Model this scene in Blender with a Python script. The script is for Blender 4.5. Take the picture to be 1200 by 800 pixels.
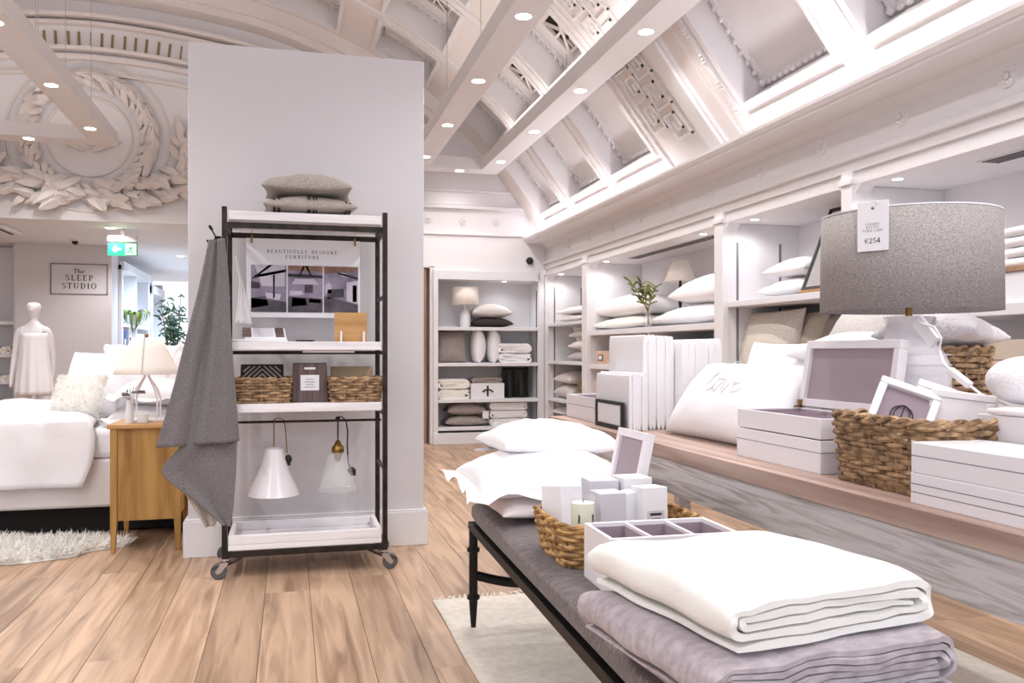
import bpy, math, random
from mathutils import Vector, Matrix, noise
for o in list(bpy.data.objects): bpy.data.objects.remove(o)
SC = bpy.context.scene
COL = SC.collection
PI = math.pi
# ---------------------------------------------------------------- camera
CAM_H = 1.2
YAW = math.atan(0.26)          # the camera looks this much to the right of the room's long axis (+Y)
CY, SY = math.cos(YAW), math.sin(YAW)
cd = bpy.data.cameras.new('camera'); cam = bpy.data.objects.new('camera', cd); COL.objects.link(cam)
cam.location = (0, 0, CAM_H); cam.rotation_euler = (PI/2, 0, -YAW)
cd.sensor_width = 36; cd.lens = 30.0; cd.shift_y = 11/1200; cd.clip_start = .05; cd.clip_end = 200
SC.camera = cam
# ---------------------------------------------------------------- world and exposure
W = bpy.data.worlds.new('world'); SC.world = W; W.use_nodes = True
WB = W.node_tree.nodes['Background']
WB.inputs[0].default_value = (.86, .91, 1.0, 1); WB.inputs[1].default_value = 1.15
SC.view_settings.view_transform = 'Standard'; SC.view_settings.look = 'None'
SC.view_settings.gamma = 1; SC.view_settings.use_curve_mapping = False
SC.view_settings.exposure = 0.2
LAMP_W = 40.0      # each ceiling downlight
NICHE_W = 7.0      # each shelf downlight
COVE_E = 17.0       # LED strip in the cornice
UP_E = 5.5         # added LED strips on top of the hanging beams, unseen fill for the vault
# ---------------------------------------------------------------- measuring helpers (photo pixel -> ray; intersect a real plane)
def ray(u, v):
    x = (u-600)/1000.0
    return Vector((x*CY+SY, CY-x*SY, (411-v)/1000.0))
O3 = Vector((0, 0, CAM_H))
def PZ(u, v, z): d = ray(u, v); return O3 + d*((z-CAM_H)/d.z)
def PY(u, v, y): d = ray(u, v); return O3 + d*(y/d.y)
def PX(u, v, x): d = ray(u, v); return O3 + d*(x/d.x)
# ---------------------------------------------------------------- mesh builder
class MB:
    def __init__(s): s.v = []; s.f = []
    def add(s, vs, fs):
        b = len(s.v); s.v += [tuple(p) for p in vs]; s.f += [tuple(i+b for i in f) for f in fs]; return s
    def box(s, x0, x1, y0, y1, z0, z1, M=None):
        vs = [Vector((x, y, z)) for z in (z0, z1) for y in (y0, y1) for x in (x0, x1)]
        if M: vs = [M @ p for p in vs]
        return s.add(vs, [(0,2,3,1),(4,5,7,6),(0,1,5,4),(2,6,7,3),(0,4,6,2),(1,3,7,5)])
    def bar(s, a, b, w, h, up=(0,0,1)):
        a, b = Vector(a), Vector(b); d = (b-a); L = d.length; d.normalize(); up = Vector(up)
        if abs(d.dot(up)) > .99: up = Vector((1,0,0))
        r = d.cross(up).normalized(); u = r.cross(d)
        M = Matrix((r, d, u)).transposed().to_4x4(); M.translation = a
        return s.box(-w/2, w/2, 0, L, -h/2, h/2, M)
    def tube(s, pts, r, n=8, closed=False):
        pts = [Vector(p) for p in pts]; m = len(pts); rr = r if isinstance(r, (list, tuple)) else [r]*m
        vs = []; nrm = None
        for i, p in enumerate(pts):
            if closed: t = pts[(i+1) % m]-pts[i-1]
            else: t = pts[min(i+1, m-1)]-pts[max(i-1, 0)]
            if t.length < 1e-9: t = Vector((0,0,1))
            t.normalize()
            if nrm is None:
                nrm = t.orthogonal().normalized()
                if abs(t.z) < .9: nrm = t.cross(Vector((0,0,1))).normalized()
            nrm = nrm - t*nrm.dot(t)
            if nrm.length < 1e-6: nrm = t.orthogonal()
            nrm.normalize(); b = t.cross(nrm)
            vs += [p + (nrm*math.cos(2*PI*k/n)+b*math.sin(2*PI*k/n))*rr[i] for k in range(n)]
        fs = []
        for i in range(m if closed else m-1):
            a, b2 = i*n, ((i+1) % m)*n
            fs += [(a+k, a+(k+1) % n, b2+(k+1) % n, b2+k) for k in range(n)]
        if not closed: fs += [tuple(range(n))[::-1], tuple((m-1)*n+k for k in range(n))]
        return s.add(vs, fs)
    def lathe(s, prof, n=24, c=(0,0,0), cap=True):
        c = Vector(c); vs = []; fs = []; m = len(prof)
        for r, z in prof: vs += [c+Vector((r*math.cos(2*PI*k/n), r*math.sin(2*PI*k/n), z)) for k in range(n)]
        for i in range(m-1): fs += [(i*n+k, i*n+(k+1) % n, (i+1)*n+(k+1) % n, (i+1)*n+k) for k in range(n)]
        if cap:
            if prof[0][0] > 1e-5: fs.append(tuple(range(n))[::-1])
            if prof[-1][0] > 1e-5: fs.append(tuple((m-1)*n+k for k in range(n)))
        return s.add(vs, fs)
    def grid(s, fn, nu, nv, cu=False):
        vs = [fn(i/(nu if cu else nu-1), j/(nv-1)) for j in range(nv) for i in range(nu)]; fs = []
        for j in range(nv-1):
            for i in range(nu if cu else nu-1):
                a = j*nu+i; b = j*nu+(i+1) % nu; fs.append((a, b, b+nu, a+nu))
        return s.add(vs, fs)
    def prism(s, poly, h, M=None):      # poly in xy, extruded 0..h in z
        n = len(poly); vs = [Vector((p[0], p[1], z)) for z in (0, h) for p in poly]
        if M: vs = [M @ p for p in vs]
        return s.add(vs, [tuple(range(n))[::-1], tuple(range(n, 2*n))]+[(i, (i+1) % n, n+(i+1) % n, n+i) for i in range(n)])
    def ball(s, c, rx, ry=None, rz=None, n=12, m=8):
        ry = ry or rx; rz = rz or rx; c = Vector(c)
        vs = [c+Vector((0,0,-rz))]
        for j in range(1, m):
            a = -PI/2+PI*j/m
            vs += [c+Vector((rx*math.cos(a)*math.cos(2*PI*k/n), ry*math.cos(a)*math.sin(2*PI*k/n), rz*math.sin(a))) for k in range(n)]
        vs.append(c+Vector((0,0,rz))); L = len(vs)-1
        fs = [(0, 1+(k+1) % n, 1+k) for k in range(n)]
        for j in range(m-2): fs += [(1+j*n+k, 1+j*n+(k+1) % n, 1+(j+1)*n+(k+1) % n, 1+(j+1)*n+k) for k in range(n)]
        fs += [(L, 1+(m-2)*n+k, 1+(m-2)*n+(k+1) % n) for k in range(n)]
        return s.add(vs, fs)
    def xf(s, M): s.v = [tuple(M @ Vector(p)) for p in s.v]; return s
    def join(s, o, M=None): return s.add([M @ Vector(p) for p in o.v] if M else o.v, o.f)
    def mesh(s, name, smooth=40):
        me = bpy.data.meshes.new(name); me.from_pydata(s.v, [], s.f); me.update()
        if smooth:
            me.polygons.foreach_set('use_smooth', [True]*len(me.polygons)); me.set_sharp_from_angle(angle=math.radians(smooth))
        return me
def E(x=0, y=0, z=0, loc=(0,0,0), s=1):
    from mathutils import Euler
    return Matrix.Translation(Vector(loc)) @ Euler((x, y, z)).to_matrix().to_4x4() @ Matrix.Scale(s, 4)
def link(name, me, mat=None, parent=None, loc=(0,0,0), rot=(0,0,0)):
    o = bpy.data.objects.new(name, me); COL.objects.link(o); o.location = loc; o.rotation_euler = rot
    if parent: o.parent = parent
    if mat and me and not me.materials: me.materials.append(mat)
    return o
def obj(name, mb, mat, parent=None, loc=(0,0,0), rot=(0,0,0), smooth=40, bevel=0, solid=0, label=None):
    o = link(name, mb.mesh(name, smooth), mat, parent, loc, rot)
    if solid: m = o.modifiers.new('solid', 'SOLIDIFY'); m.thickness = solid; m.offset = 0
    if bevel: m = o.modifiers.new('bevel', 'BEVEL'); m.width = bevel; m.segments = 2; m.limit_method = 'ANGLE'; m.angle_limit = math.radians(50)
    if label: o['label'] = label
    return o
def tag(o, label, cat, group=None, kind=None):
    o['label'] = label; o['category'] = cat
    if group: o['group'] = group
    if kind: o['kind'] = kind
    return o
def thing(name, label, cat, loc=(0,0,0), rot=(0,0,0), group=None):
    o = link(name, None, None, None, loc, rot); o.empty_display_size = .05
    return tag(o, label, cat, group)
def struct(name, mb, mat, parent=None, bevel=0, smooth=40, label=None):
    o = obj(name, mb, mat, parent, bevel=bevel, smooth=smooth)
    if not parent:
        o['kind'] = 'structure'
        o['label'] = label or name.replace('_', ' '); o['category'] = name.split('_')[0]
    elif label: o['label'] = label
    return o
def copytree(o, loc, rot=None, label=None, group=None, parent=None):
    c = o.copy(); COL.objects.link(c); c.location = loc
    if rot is not None: c.rotation_euler = rot
    if label: c['label'] = label
    if group: c['group'] = group
    for ch in list(o.children):
        k = ch.copy(); COL.objects.link(k); k.parent = c
        for g in list(ch.children): q = g.copy(); COL.objects.link(q); q.parent = k
    return c
# ---------------------------------------------------------------- materials
def lin(c): return tuple(((x/255)/12.92 if x/255 <= .04045 else ((x/255+.055)/1.055)**2.4) for x in c)+(1,)
MATS = {}
def mat(name, col, rough=.6, metal=0, col2=None, scale=6, stretch=(1,1,1), bump=0, bscale=None, detail=4, emit=0, trans=0, rand=0, spec=.5, sheen=0, lo=.35, hi=.65, sub=0, alpha=1, kind='noise', dist=0, coat=0):
    m = bpy.data.materials.new(name); m.use_nodes = True; nt = m.node_tree; N = nt.nodes; L = nt.links
    b = N['Principled BSDF']; b.inputs['Base Color'].default_value = lin(col); b.inputs['Roughness'].default_value = rough
    b.inputs['Metallic'].default_value = metal; b.inputs['Specular IOR Level'].default_value = spec
    if sheen: b.inputs['Sheen Weight'].default_value = sheen
    if trans: b.inputs['Transmission Weight'].default_value = trans
    if coat: b.inputs['Coat Weight'].default_value = coat
    if emit: b.inputs['Emission Color'].default_value = lin(col); b.inputs['Emission Strength'].default_value = emit
    if alpha < 1: b.inputs['Alpha'].default_value = alpha
    tc = N.new('ShaderNodeTexCoord'); mp = N.new('ShaderNodeMapping'); mp.inputs['Scale'].default_value = [scale*q for q in stretch]
    if rand:
        oi = N.new('ShaderNodeObjectInfo'); mu = N.new('ShaderNodeVectorMath'); mu.operation = 'SCALE'; mu.inputs[0].default_value = (31, 57, 13)
        L.new(oi.outputs['Random'], mu.inputs['Scale']); ad = N.new('ShaderNodeVectorMath'); ad.operation = 'ADD'
        L.new(tc.outputs['Object'], ad.inputs[0]); L.new(mu.outputs[0], ad.inputs[1]); L.new(ad.outputs[0], mp.inputs['Vector'])
    else: L.new(tc.outputs['Object'], mp.inputs['Vector'])
    if col2 or bump:
        if kind == 'wave':
            t = N.new('ShaderNodeTexWave'); t.inputs['Scale'].default_value = 1; t.inputs['Distortion'].default_value = dist; t.inputs['Detail'].default_value = detail; t.inputs['Detail Scale'].default_value = 1.5
        elif kind == 'checker': t = N.new('ShaderNodeTexChecker'); t.inputs['Scale'].default_value = 1
        elif kind == 'voronoi': t = N.new('ShaderNodeTexVoronoi'); t.inputs['Scale'].default_value = 1
        else:
            t = N.new('ShaderNodeTexNoise'); t.inputs['Scale'].default_value = 1; t.inputs['Detail'].default_value = detail; t.inputs['Distortion'].default_value = dist
        L.new(mp.outputs[0], t.inputs['Vector'])
        fac = t.outputs['Distance'] if kind == 'voronoi' else t.outputs['Fac']
        if col2:
            r = N.new('ShaderNodeValToRGB'); r.color_ramp.elements[0].position = lo; r.color_ramp.elements[1].position = hi
            r.color_ramp.elements[0].color = lin(col); r.color_ramp.elements[1].color = lin(col2)
            L.new(fac, r.inputs[0]); out = r.outputs[0]
            if rand:
                hs = N.new('ShaderNodeHueSaturation'); mr = N.new('ShaderNodeMapRange'); mr.inputs['To Min'].default_value = 1-rand; mr.inputs['To Max'].default_value = 1+rand
                L.new(oi.outputs['Random'], mr.inputs['Value']); L.new(mr.outputs[0], hs.inputs['Value']); L.new(out, hs.inputs['Color']); out = hs.outputs[0]
            L.new(out, b.inputs['Base Color'])
        if bump:
            src = fac
            if bscale:
                t2 = N.new('ShaderNodeTexNoise'); t2.inputs['Scale'].default_value = bscale; t2.inputs['Detail'].default_value = 3
                L.new(tc.outputs['Object'], t2.inputs['Vector']); src = t2.outputs['Fac']
            bp = N.new('ShaderNodeBump'); bp.inputs['Strength'].default_value = bump; bp.inputs['Distance'].default_value = .01
            L.new(src, bp.inputs['Height']); L.new(bp.outputs[0], b.inputs['Normal'])
    MATS[name] = m; return m
PAINT = mat('white_paint', (231,228,230), .55)
PLASTER = mat('plaster', (232,228,229), .6, bump=.06, bscale=30)
PLASTER_OLD = mat('old_plaster', (230,222,218), .65, bump=.1, bscale=25)
PARTITION = mat('partition_paint', (216,212,215), .6)
NICHE = mat('niche_paint', (230,229,233), .5)
OLDFLOOR = mat('floor_base', (96,70,52), .7)
WOODF = mat('oak_floor', (128,98,76), .42, col2=(204,172,144), scale=1, stretch=(16,1.1,16), detail=8, rand=.15, bump=.12, lo=.22, hi=.62, dist=.9)
WOODTOP = mat('table_top_wood', (158,130,118), .5, col2=(198,172,160), scale=1, stretch=(18,1.0,18), detail=7, bump=.15, dist=.3)
GREYWASH = mat('grey_washed_wood', (172,164,163), .6, col2=(210,205,206), scale=1, stretch=(16,1.5,26), detail=6, bump=.3, dist=2.2, lo=.36, hi=.54)
STEEL = mat('bronzed_steel', (40,34,31), .42, .7, col2=(62,53,48), scale=14, detail=5)
BLACKMETAL = mat('black_metal', (27,23,23), .45, .5)
WHITEWOOD = mat('white_painted_wood', (226,221,224), .55, col2=(242,239,242), scale=1, stretch=(2,30,30), detail=5, bump=.25)
WICKER = mat('wicker', (104,78,54), .6, col2=(190,156,118), scale=26, detail=3, rand=.1, bump=.2)
WICKERG = mat('golden_wicker', (120,82,42), .55, col2=(206,164,104), scale=30, detail=3, rand=.08, bump=.2)
COTTON = mat('white_cotton', (243,241,244), .85, bump=.12, bscale=60, sheen=.2)
IVORY = mat('ivory_cotton', (242,239,232), .9, bump=.15, bscale=90, sheen=.2)
IVORYQ = mat('white_quilt', (240,238,234), .9, bump=.25, bscale=38, sheen=.15)
PINKISH = mat('pale_cotton', (228,218,217), .85, bump=.1, bscale=60)
GREYQ = mat('grey_quilt', (168,157,163), .85, col2=(194,184,190), scale=1, stretch=(30,55,40), detail=5, bump=.45, sheen=.2)
DARKC = mat('bench_fabric', (80,72,73), .9, col2=(124,114,114), scale=1, stretch=(26,150,60), detail=4, bump=.2, sheen=.2)
OAK = mat('oak', (146,102,42), .45, col2=(190,146,78), scale=1, stretch=(14,14,1.4), detail=6, bump=.08, dist=.4)
OAKTOP = mat('oak_top', (178,128,72), .4, col2=(212,166,108), scale=1, stretch=(2,18,14), detail=6, bump=.05)
MAUVE = mat('mauve_velvet', (158,140,150), .9, sheen=.4)
LACQUER = mat('white_lacquer', (238,234,238), .35)
CERAMIC = mat('white_ceramic', (238,235,240), .2, coat=.4)
SHADEG = mat('grey_linen_shade', (120,113,112), .95, col2=(188,181,179), scale=230, stretch=(1,1,1.6), detail=4, lo=.3, hi=.7, bump=.15)
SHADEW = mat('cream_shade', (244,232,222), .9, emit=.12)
WOOL = mat('grey_wool', (86,83,85), .95, col2=(142,137,138), scale=300, detail=3, lo=.32, hi=.68, bump=.3, sheen=.3)
WOOLB = mat('beige_wool', (170,158,148), .95, col2=(214,204,194), scale=260, detail=5, bump=.3)
LINEN = mat('taupe_linen', (134,126,119), .95, col2=(194,186,179), scale=260, detail=4, bump=.2)
LINENL = mat('light_linen', (186,180,178), .95, col2=(224,219,216), scale=260, detail=4, bump=.2)
KNIT = mat('taupe_knit', (128,116,114), .95, col2=(190,178,174), scale=1, stretch=(190,190,120), detail=2, bump=.6)
DOTTED = mat('dotted_linen', (196,186,174), .95, col2=(222,214,204), scale=90, kind='voronoi', lo=.2, hi=.5)
GLASS = mat('clear_glass', (245,248,250), .04, alpha=.17, coat=.5)
BRASS = mat('brass', (150,120,70), .3, 1)
BLACK = mat('black', (22,20,21), .5)
DARKFAB = mat('dark_brown_fabric', (52,42,42), .85, bump=.1, bscale=60)
RUGM = mat('cream_rug', (226,218,204), .95, col2=(238,232,222), scale=30, detail=5, bump=.3)
FUR = mat('cream_fur', (252,249,243), .95, sheen=.4)
PEACH = mat('peach_card', (206,172,150), .7, col2=(222,192,172), scale=4)
BEIGE = mat('beige_card', (206,190,176), .8)
CARD = mat('white_card', (236,235,239), .7)
GREYCARD = mat('grey_card', (206,203,212), .7)
CANDLE = mat('candle_wax', (236,240,218), .4)
CHROME = mat('chrome', (200,200,205), .2, 1)
RUBBER = mat('rubber', (90,88,88), .6)
LEAF = mat('olive_leaf', (86,98,46), .5, col2=(148,150,84), scale=9)
LEAFD = mat('dark_leaf', (38,66,48), .5, col2=(70,100,70), scale=9)
FERN = mat('fern_leaf', (70,96,34), .5, col2=(132,150,74), scale=7)
STEM = mat('twig', (98,78,60), .7)
INK = mat('ink', (48,42,46), .7)
INKG = mat('grey_ink', (128,124,130), .7)
GREEN = mat('exit_green', (4,140,78), .4, emit=.3)
EWHITE = mat('exit_white', (240,255,248), .4, emit=.5)
LED = mat('led', (250,249,255), .5, emit=COVE_E)
LEDFILL = mat('added_uplight', (255,248,244), .5, emit=UP_E)
BULB = mat('downlight_lens', (255,252,250), .5, emit=14)
VENT = mat('dark_vent', (70,64,66), .8)
GRILLE_DARK = mat('vent_void', (38,28,20), .9)
DUSTBRASS = mat('slot_brown', (150,126,92), .8)
WIRE = mat('wire', (170,165,165), .5, .5)
BROWNWOOD = mat('door_wood', (150,112,88), .5, col2=(184,146,118), scale=1, stretch=(14,14,1.2), detail=5)
DARKVENEER = mat('dark_veneer', (74,56,54), .5, col2=(112,90,86), scale=1, stretch=(50,50,3), detail=5)
SHADOWUND = mat('bed_shade_dark', (30,26,26), .9)
BLUE = mat('blue_card', (52,86,150), .6)
TAN = mat('tan_strap', (128,98,72), .7)
# ---------------------------------------------------------------- lettering (own stroke letters with serifs; height 1)
TH, TN = .16, .08
def _arc(cx, cy, rx, ry, a0, a1, thin=False):
    n = max(6, int(abs(a1-a0)/18)); q = []
    for i in range(n):
        a, b = math.radians(a0+(a1-a0)*i/n), math.radians(a0+(a1-a0)*(i+1)/n)
        w = [.5*(TN+(0 if thin else (TH-TN)*abs(math.cos(t)))) for t in (a, b)]
        P = lambda t, k: (cx+(rx+k)*math.cos(t), cy+(ry+k*.6)*math.sin(t))
        q.append([P(a, -w[0]), P(b, -w[1]), P(b, w[1]), P(a, w[0])])
    return q
def _ln(x0, y0, x1, y1, w):
    d = Vector((x1-x0, y1-y0)).normalized()*w/2; return [[(x0+d.y, y0-d.x), (x1+d.y, y1-d.x), (x1-d.y, y1+d.x), (x0-d.y, y0+d.x)]]
def _V(x, y0=0, y1=1, w=TH, s=(1, 1)):
    q = _ln(x, y0, x, y1, w)
    if s[0]: q += _ln(x-.16, y0+TN/2, x+.16, y0+TN/2, TN)
    if s[1]: q += _ln(x-.16, y1-TN/2, x+.16, y1-TN/2, TN)
    return q
def _H(x0, x1, y): return _ln(x0, y, x1, y, TN)
a_, l_ = _arc, _ln
GLY = {
 'A': (l_(.06,0,.38,1,TN)+l_(.36,1,.7,0,TH)+_H(.18,.55,.35)+_H(-.04,.18,.03)+_H(.56,.84,.03), .8),
 'B': (_V(.16)+a_(.32,.75,.24,.24,-90,90)+a_(.32,.26,.3,.25,-90,90), .72), 'C': (a_(.42,.5,.35,.48,50,310), .76),
 'D': (_V(.16)+a_(.3,.5,.42,.48,-90,90)+_H(.1,.3,.03)+_H(.1,.3,.97), .82), 'E': (_V(.16)+_H(.1,.6,.97)+_H(.1,.46,.5)+_H(.1,.64,.03)+l_(.6,.97,.6,.78,TN)+l_(.63,.03,.63,.24,TN), .7),
 'F': (_V(.16)+_H(.1,.6,.97)+_H(.1,.46,.5)+l_(.6,.97,.6,.78,TN), .66), 'I': (_V(.16), .34), 'K': (_V(.16)+l_(.2,.45,.62,.98,TN)+l_(.3,.58,.68,0,TH), .78),
 'L': (_V(.16)+_H(.1,.6,.03)+l_(.6,.03,.6,.26,TN), .66), 'N': (_V(.12,w=TN)+l_(.12,1,.7,0,TH)+_V(.7,w=TN,s=(0,1)), .86), 'O': (a_(.44,.5,.37,.48,0,360), .9),
 'P': (_V(.16)+a_(.32,.73,.28,.25,-90,90), .68), 'R': (_V(.16)+a_(.32,.75,.26,.23,-90,90)+l_(.4,.5,.7,0,TH), .78), 'S': (a_(.32,.74,.22,.24,20,270)+a_(.32,.25,.25,.25,90,-160), .64),
 'T': (_V(.34,s=(1,0))+_H(0,.68,.97)+l_(.02,.97,.02,.76,TN)+l_(.66,.97,.66,.76,TN), .72), 'U': (_V(.16,.3,1,s=(0,1))+a_(.42,.32,.26,.3,180,360)+_V(.7,.3,1,TN,s=(0,1)), .86),
 'Y': (l_(.06,1,.36,.5,TH)+l_(.66,1,.36,.5,TN)+_V(.36,0,.5,s=(1,0)), .74), 'M': (_V(.1,w=TN)+l_(.12,1,.44,0,TH)+l_(.44,0,.78,1,TN)+_V(.8), 1.0),
 'h': (_V(.14)+a_(.34,.36,.2,.24,0,180)+_V(.54,0,.36,s=(1,0)), .68), 'e': (a_(.32,.3,.25,.29,0,310)+_H(.08,.58,.32), .64), 'l': (_V(.12), .3),
 '2': (a_(.3,.7,.24,.26,-20,180)+l_(.5,.58,.06,.06,TN*1.4)+l_(.04,.05,.58,.05,TH*.8), .66), '5': (l_(.14,.95,.55,.95,TH*.7)+l_(.14,.95,.12,.55,TN*1.3)+a_(.3,.33,.26,.3,120,-150), .66),
 '4': (l_(.46,0,.46,1,TH)+l_(.46,1,.04,.3,TN*1.4)+l_(.02,.28,.66,.28,TN*1.6), .7), '€': (a_(.4,.5,.33,.48,50,310)+_H(-.04,.48,.6)+_H(-.04,.46,.42), .76), ' ': ([], .45), '&': (a_(.32,.75,.18,.22,0,360)+a_(.32,.26,.26,.26,30,330), .74)}
def text(s, h, sp=.12, bold=1.0):
    mb = MB(); x = 0
    for ch in s:
        qs, w = GLY[ch]
        for q in qs: mb.add([Vector((x+p[0]*h, 0, p[1]*h)) for p in q], [(0,1,2,3)])
        x += (w+sp)*h
    x -= sp*h
    mb.v = [(p[0]-x/2, p[1], p[2]) for p in mb.v]
    return mb       # centred on x, faces -Y, baseline z=0
def textobj(s, h, parent, loc, rot=(0,0,0), m=None, sp=.12, name='lettering'): return obj(name, text(s, h, sp), m or INK, parent, loc, rot, smooth=0)
# ---------------------------------------------------------------- soft goods
def nz(x, y, z=0, s=1): return noise.noise(Vector((x*s, y*s, z)))
def pillow(w, d, t, flange=0, seed=0, n=21, pinch=.07, wr=.007, flat=.35, p=.42):
    mb = MB(); k = [math.sin(PI/2*(-1+2*i/(n-1))) for i in range(n)]; idx = {}
    def pt(u, v, side):
        x = w/2*u*(1-pinch*(1-v*v)); y = d/2*v*(1-pinch*(1-u*u))
        g = max(0, (1-u*u)*(1-v*v))**p
        z = t*(.5+flat*.5)*g if side > 0 else -t*(.5-flat*.5)*g
        e = .3+.7*g
        z += wr*e*(nz(x+seed*3.1, y, seed, 9)+.6*nz(x+seed, y+seed, 3, 19))*(1 if side > 0 else .5)*(g > 0)
        return Vector((x, y, z))
    T = [[pt(k[i], k[j], 1) for i in range(n)] for j in range(n)]
    B = [[pt(k[i], k[j], -1) for i in range(n)] for j in range(n)]
    for j in range(n):
        for i in range(n): idx[i, j, 1] = len(mb.v); mb.v.append(tuple(T[j][i]))
    for j in range(n):
        for i in range(n):
            if i in (0, n-1) or j in (0, n-1): idx[i, j, 0] = idx[i, j, 1]
            else: idx[i, j, 0] = len(mb.v); mb.v.append(tuple(B[j][i]))
    for j in range(n-1):
        for i in range(n-1):
            mb.f.append((idx[i,j,1], idx[i+1,j,1], idx[i+1,j+1,1], idx[i,j+1,1])); mb.f.append((idx[i,j,0], idx[i,j+1,0], idx[i+1,j+1,0], idx[i+1,j,0]))
    if flange:
        ring = [(i, 0) for i in range(n)]+[(n-1, j) for j in range(1, n)]+[(i, n-1) for i in range(n-2, -1, -1)]+[(0, j) for j in range(n-2, 0, -1)]
        m = len(ring); vs = []
        for s in (0, 1):
            for q, (i, j) in enumerate(ring):
                P = Vector(mb.v[idx[i, j, 1]]); cnr = Vector((max(-1, min(1, P.x/(w/2)*1.0)), max(-1, min(1, P.y/(d/2))), 0))
                dx = flange*(1 if i == n-1 else -1 if i == 0 else 0); dy = flange*(1 if j == n-1 else -1 if j == 0 else 0)
                vs.append(P+s*Vector((dx, dy, .018*math.sin(q*.9+seed)+.012*nz(q*.5, seed)-.01)))
        mb.add(vs, [(q, (q+1) % m, m+(q+1) % m, m+q) for q in range(m)])
    mz = min(p[2] for p in mb.v)
    mb.v = [(x, y, z-mz) for x, y, z in mb.v]
    return mb
def fold_mesh(w, L, th, seed=0, nl=24, wr=.004, n=4, fill=.47):
    # a spiral-folded textile of n layers: fold profile in xz, length along y, base at z=0
    cl = []; lv = []
    for k in range(n//2): lv += [n//2-1-k, n//2+k]
    if n % 2:
        lv = [n//2]
        for j in range(1, n//2+1): lv += [n//2+j, n//2-j]
    z = lambda i: th*(i+.5)
    def line(x0, x1, zz, q=10): return [(x0+(x1-x0)*i/(q-1), zz) for i in range(q)]
    turns = [(i, -1 if i % 2 == 0 else 1, abs(lv[i+1]-lv[i])/2) for i in range(n-1)]
    rmax = {sd: max([t[2] for t in turns if t[1] == sd]+[0]) for sd in (-1, 1)}
    cxs = {sd: sd*(w/2-(rmax[sd]+.5)*th) for sd in (-1, 1)}
    x = cxs[1]-.4*th
    for i, sd, r in turns:
        cl += line(x, cxs[sd], z(lv[i])); up = 1 if lv[i+1] > lv[i] else -1; cz = th*((lv[i]+lv[i+1])/2+.5); q = 5+int(4*r)
        cl += [(cxs[sd]+sd*r*th*math.sin(PI*k/q), cz-up*r*th*math.cos(PI*k/q)) for k in range(1, q)]; x = cxs[sd]
    cl += line(x, (w/2-.3*th)*(1 if n % 2 == 0 else -.93), z(lv[-1]))
    m = len(cl); h = th*fill; top = []; bot = []
    for i, (x, zz) in enumerate(cl):
        a, b = cl[max(0, i-1)], cl[min(m-1, i+1)]; t = Vector((b[0]-a[0], b[1]-a[1])).normalized(); nn = Vector((-t.y, t.x))
        f = 1 if 0 < i < m-1 else .55
        top.append((x+nn.x*h*f, zz+nn.y*h*f)); bot.append((x-nn.x*h*f, zz-nn.y*h*f))
    poly = top+bot[::-1]; n = len(poly); nlay = max(p_[1] for p_ in poly)/th; mb = MB()
    for j in range(nl):
        v = j/(nl-1); y0 = -L/2+L*v; e = (abs(2*v-1))**6
        for k, (x, zz) in enumerate(poly):
            kk = k if k < m else n-1-k
            jit = .012*nz(kk*.21, seed, 2)*e*(1 if v > .5 else -1)*2
            dz = wr*nz(x*7+seed, y0*7, seed)*min(1, zz/(2*th)); dz2 = wr*1.3*(nz(x*9+seed*5, zz*12, 7)+.45*nz(x*26, seed, zz*25))*e*min(1, zz/th)
            mb.v.append((x+wr*.8*nz(y0*8, zz*20, seed)*(1 if abs(x) > w*.4 else 0), y0+jit, zz*(1-.12*e)+dz+dz2))
        if j:
            a = (j-1)*n; b = j*n
            mb.f += [(a+k, b+k, b+(k+1) % n, a+(k+1) % n) for k in range(n)]
    for base, rev in ((0, 0), ((nl-1)*n, 1)):
        for i in range(m-1):
            q = (base+i, base+i+1, base+n-2-i, base+n-1-i); mb.f.append(q[::-1] if rev else q)
    mz = min(p[2] for p in mb.v); mb.v = [(x, y, zz-mz) for x, y, zz in mb.v]
    return mb
def rrect(w, d, r, n):
    # n points round a rounded rectangle, starting on +x side
    per = []; q = 8
    for cx, cy, a in ((w/2-r, d/2-r, 0), (-w/2+r, d/2-r, 90), (-w/2+r, -d/2+r, 180), (w/2-r, -d/2+r, 270)):
        per += [Vector((cx+r*math.cos(math.radians(a+90*i/q)), cy+r*math.sin(math.radians(a+90*i/q)))) for i in range(q+1)]
    ls = [0]
    for i in range(len(per)): ls.append(ls[-1]+(per[(i+1) % len(per)]-per[i]).length)
    out = []; j = 0
    for k in range(n):
        t = ls[-1]*k/n
        while ls[j+1] < t: j += 1
        f = (t-ls[j])/max(1e-9, ls[j+1]-ls[j]); out.append(per[j].lerp(per[(j+1) % len(per)], f))
    return out
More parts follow.
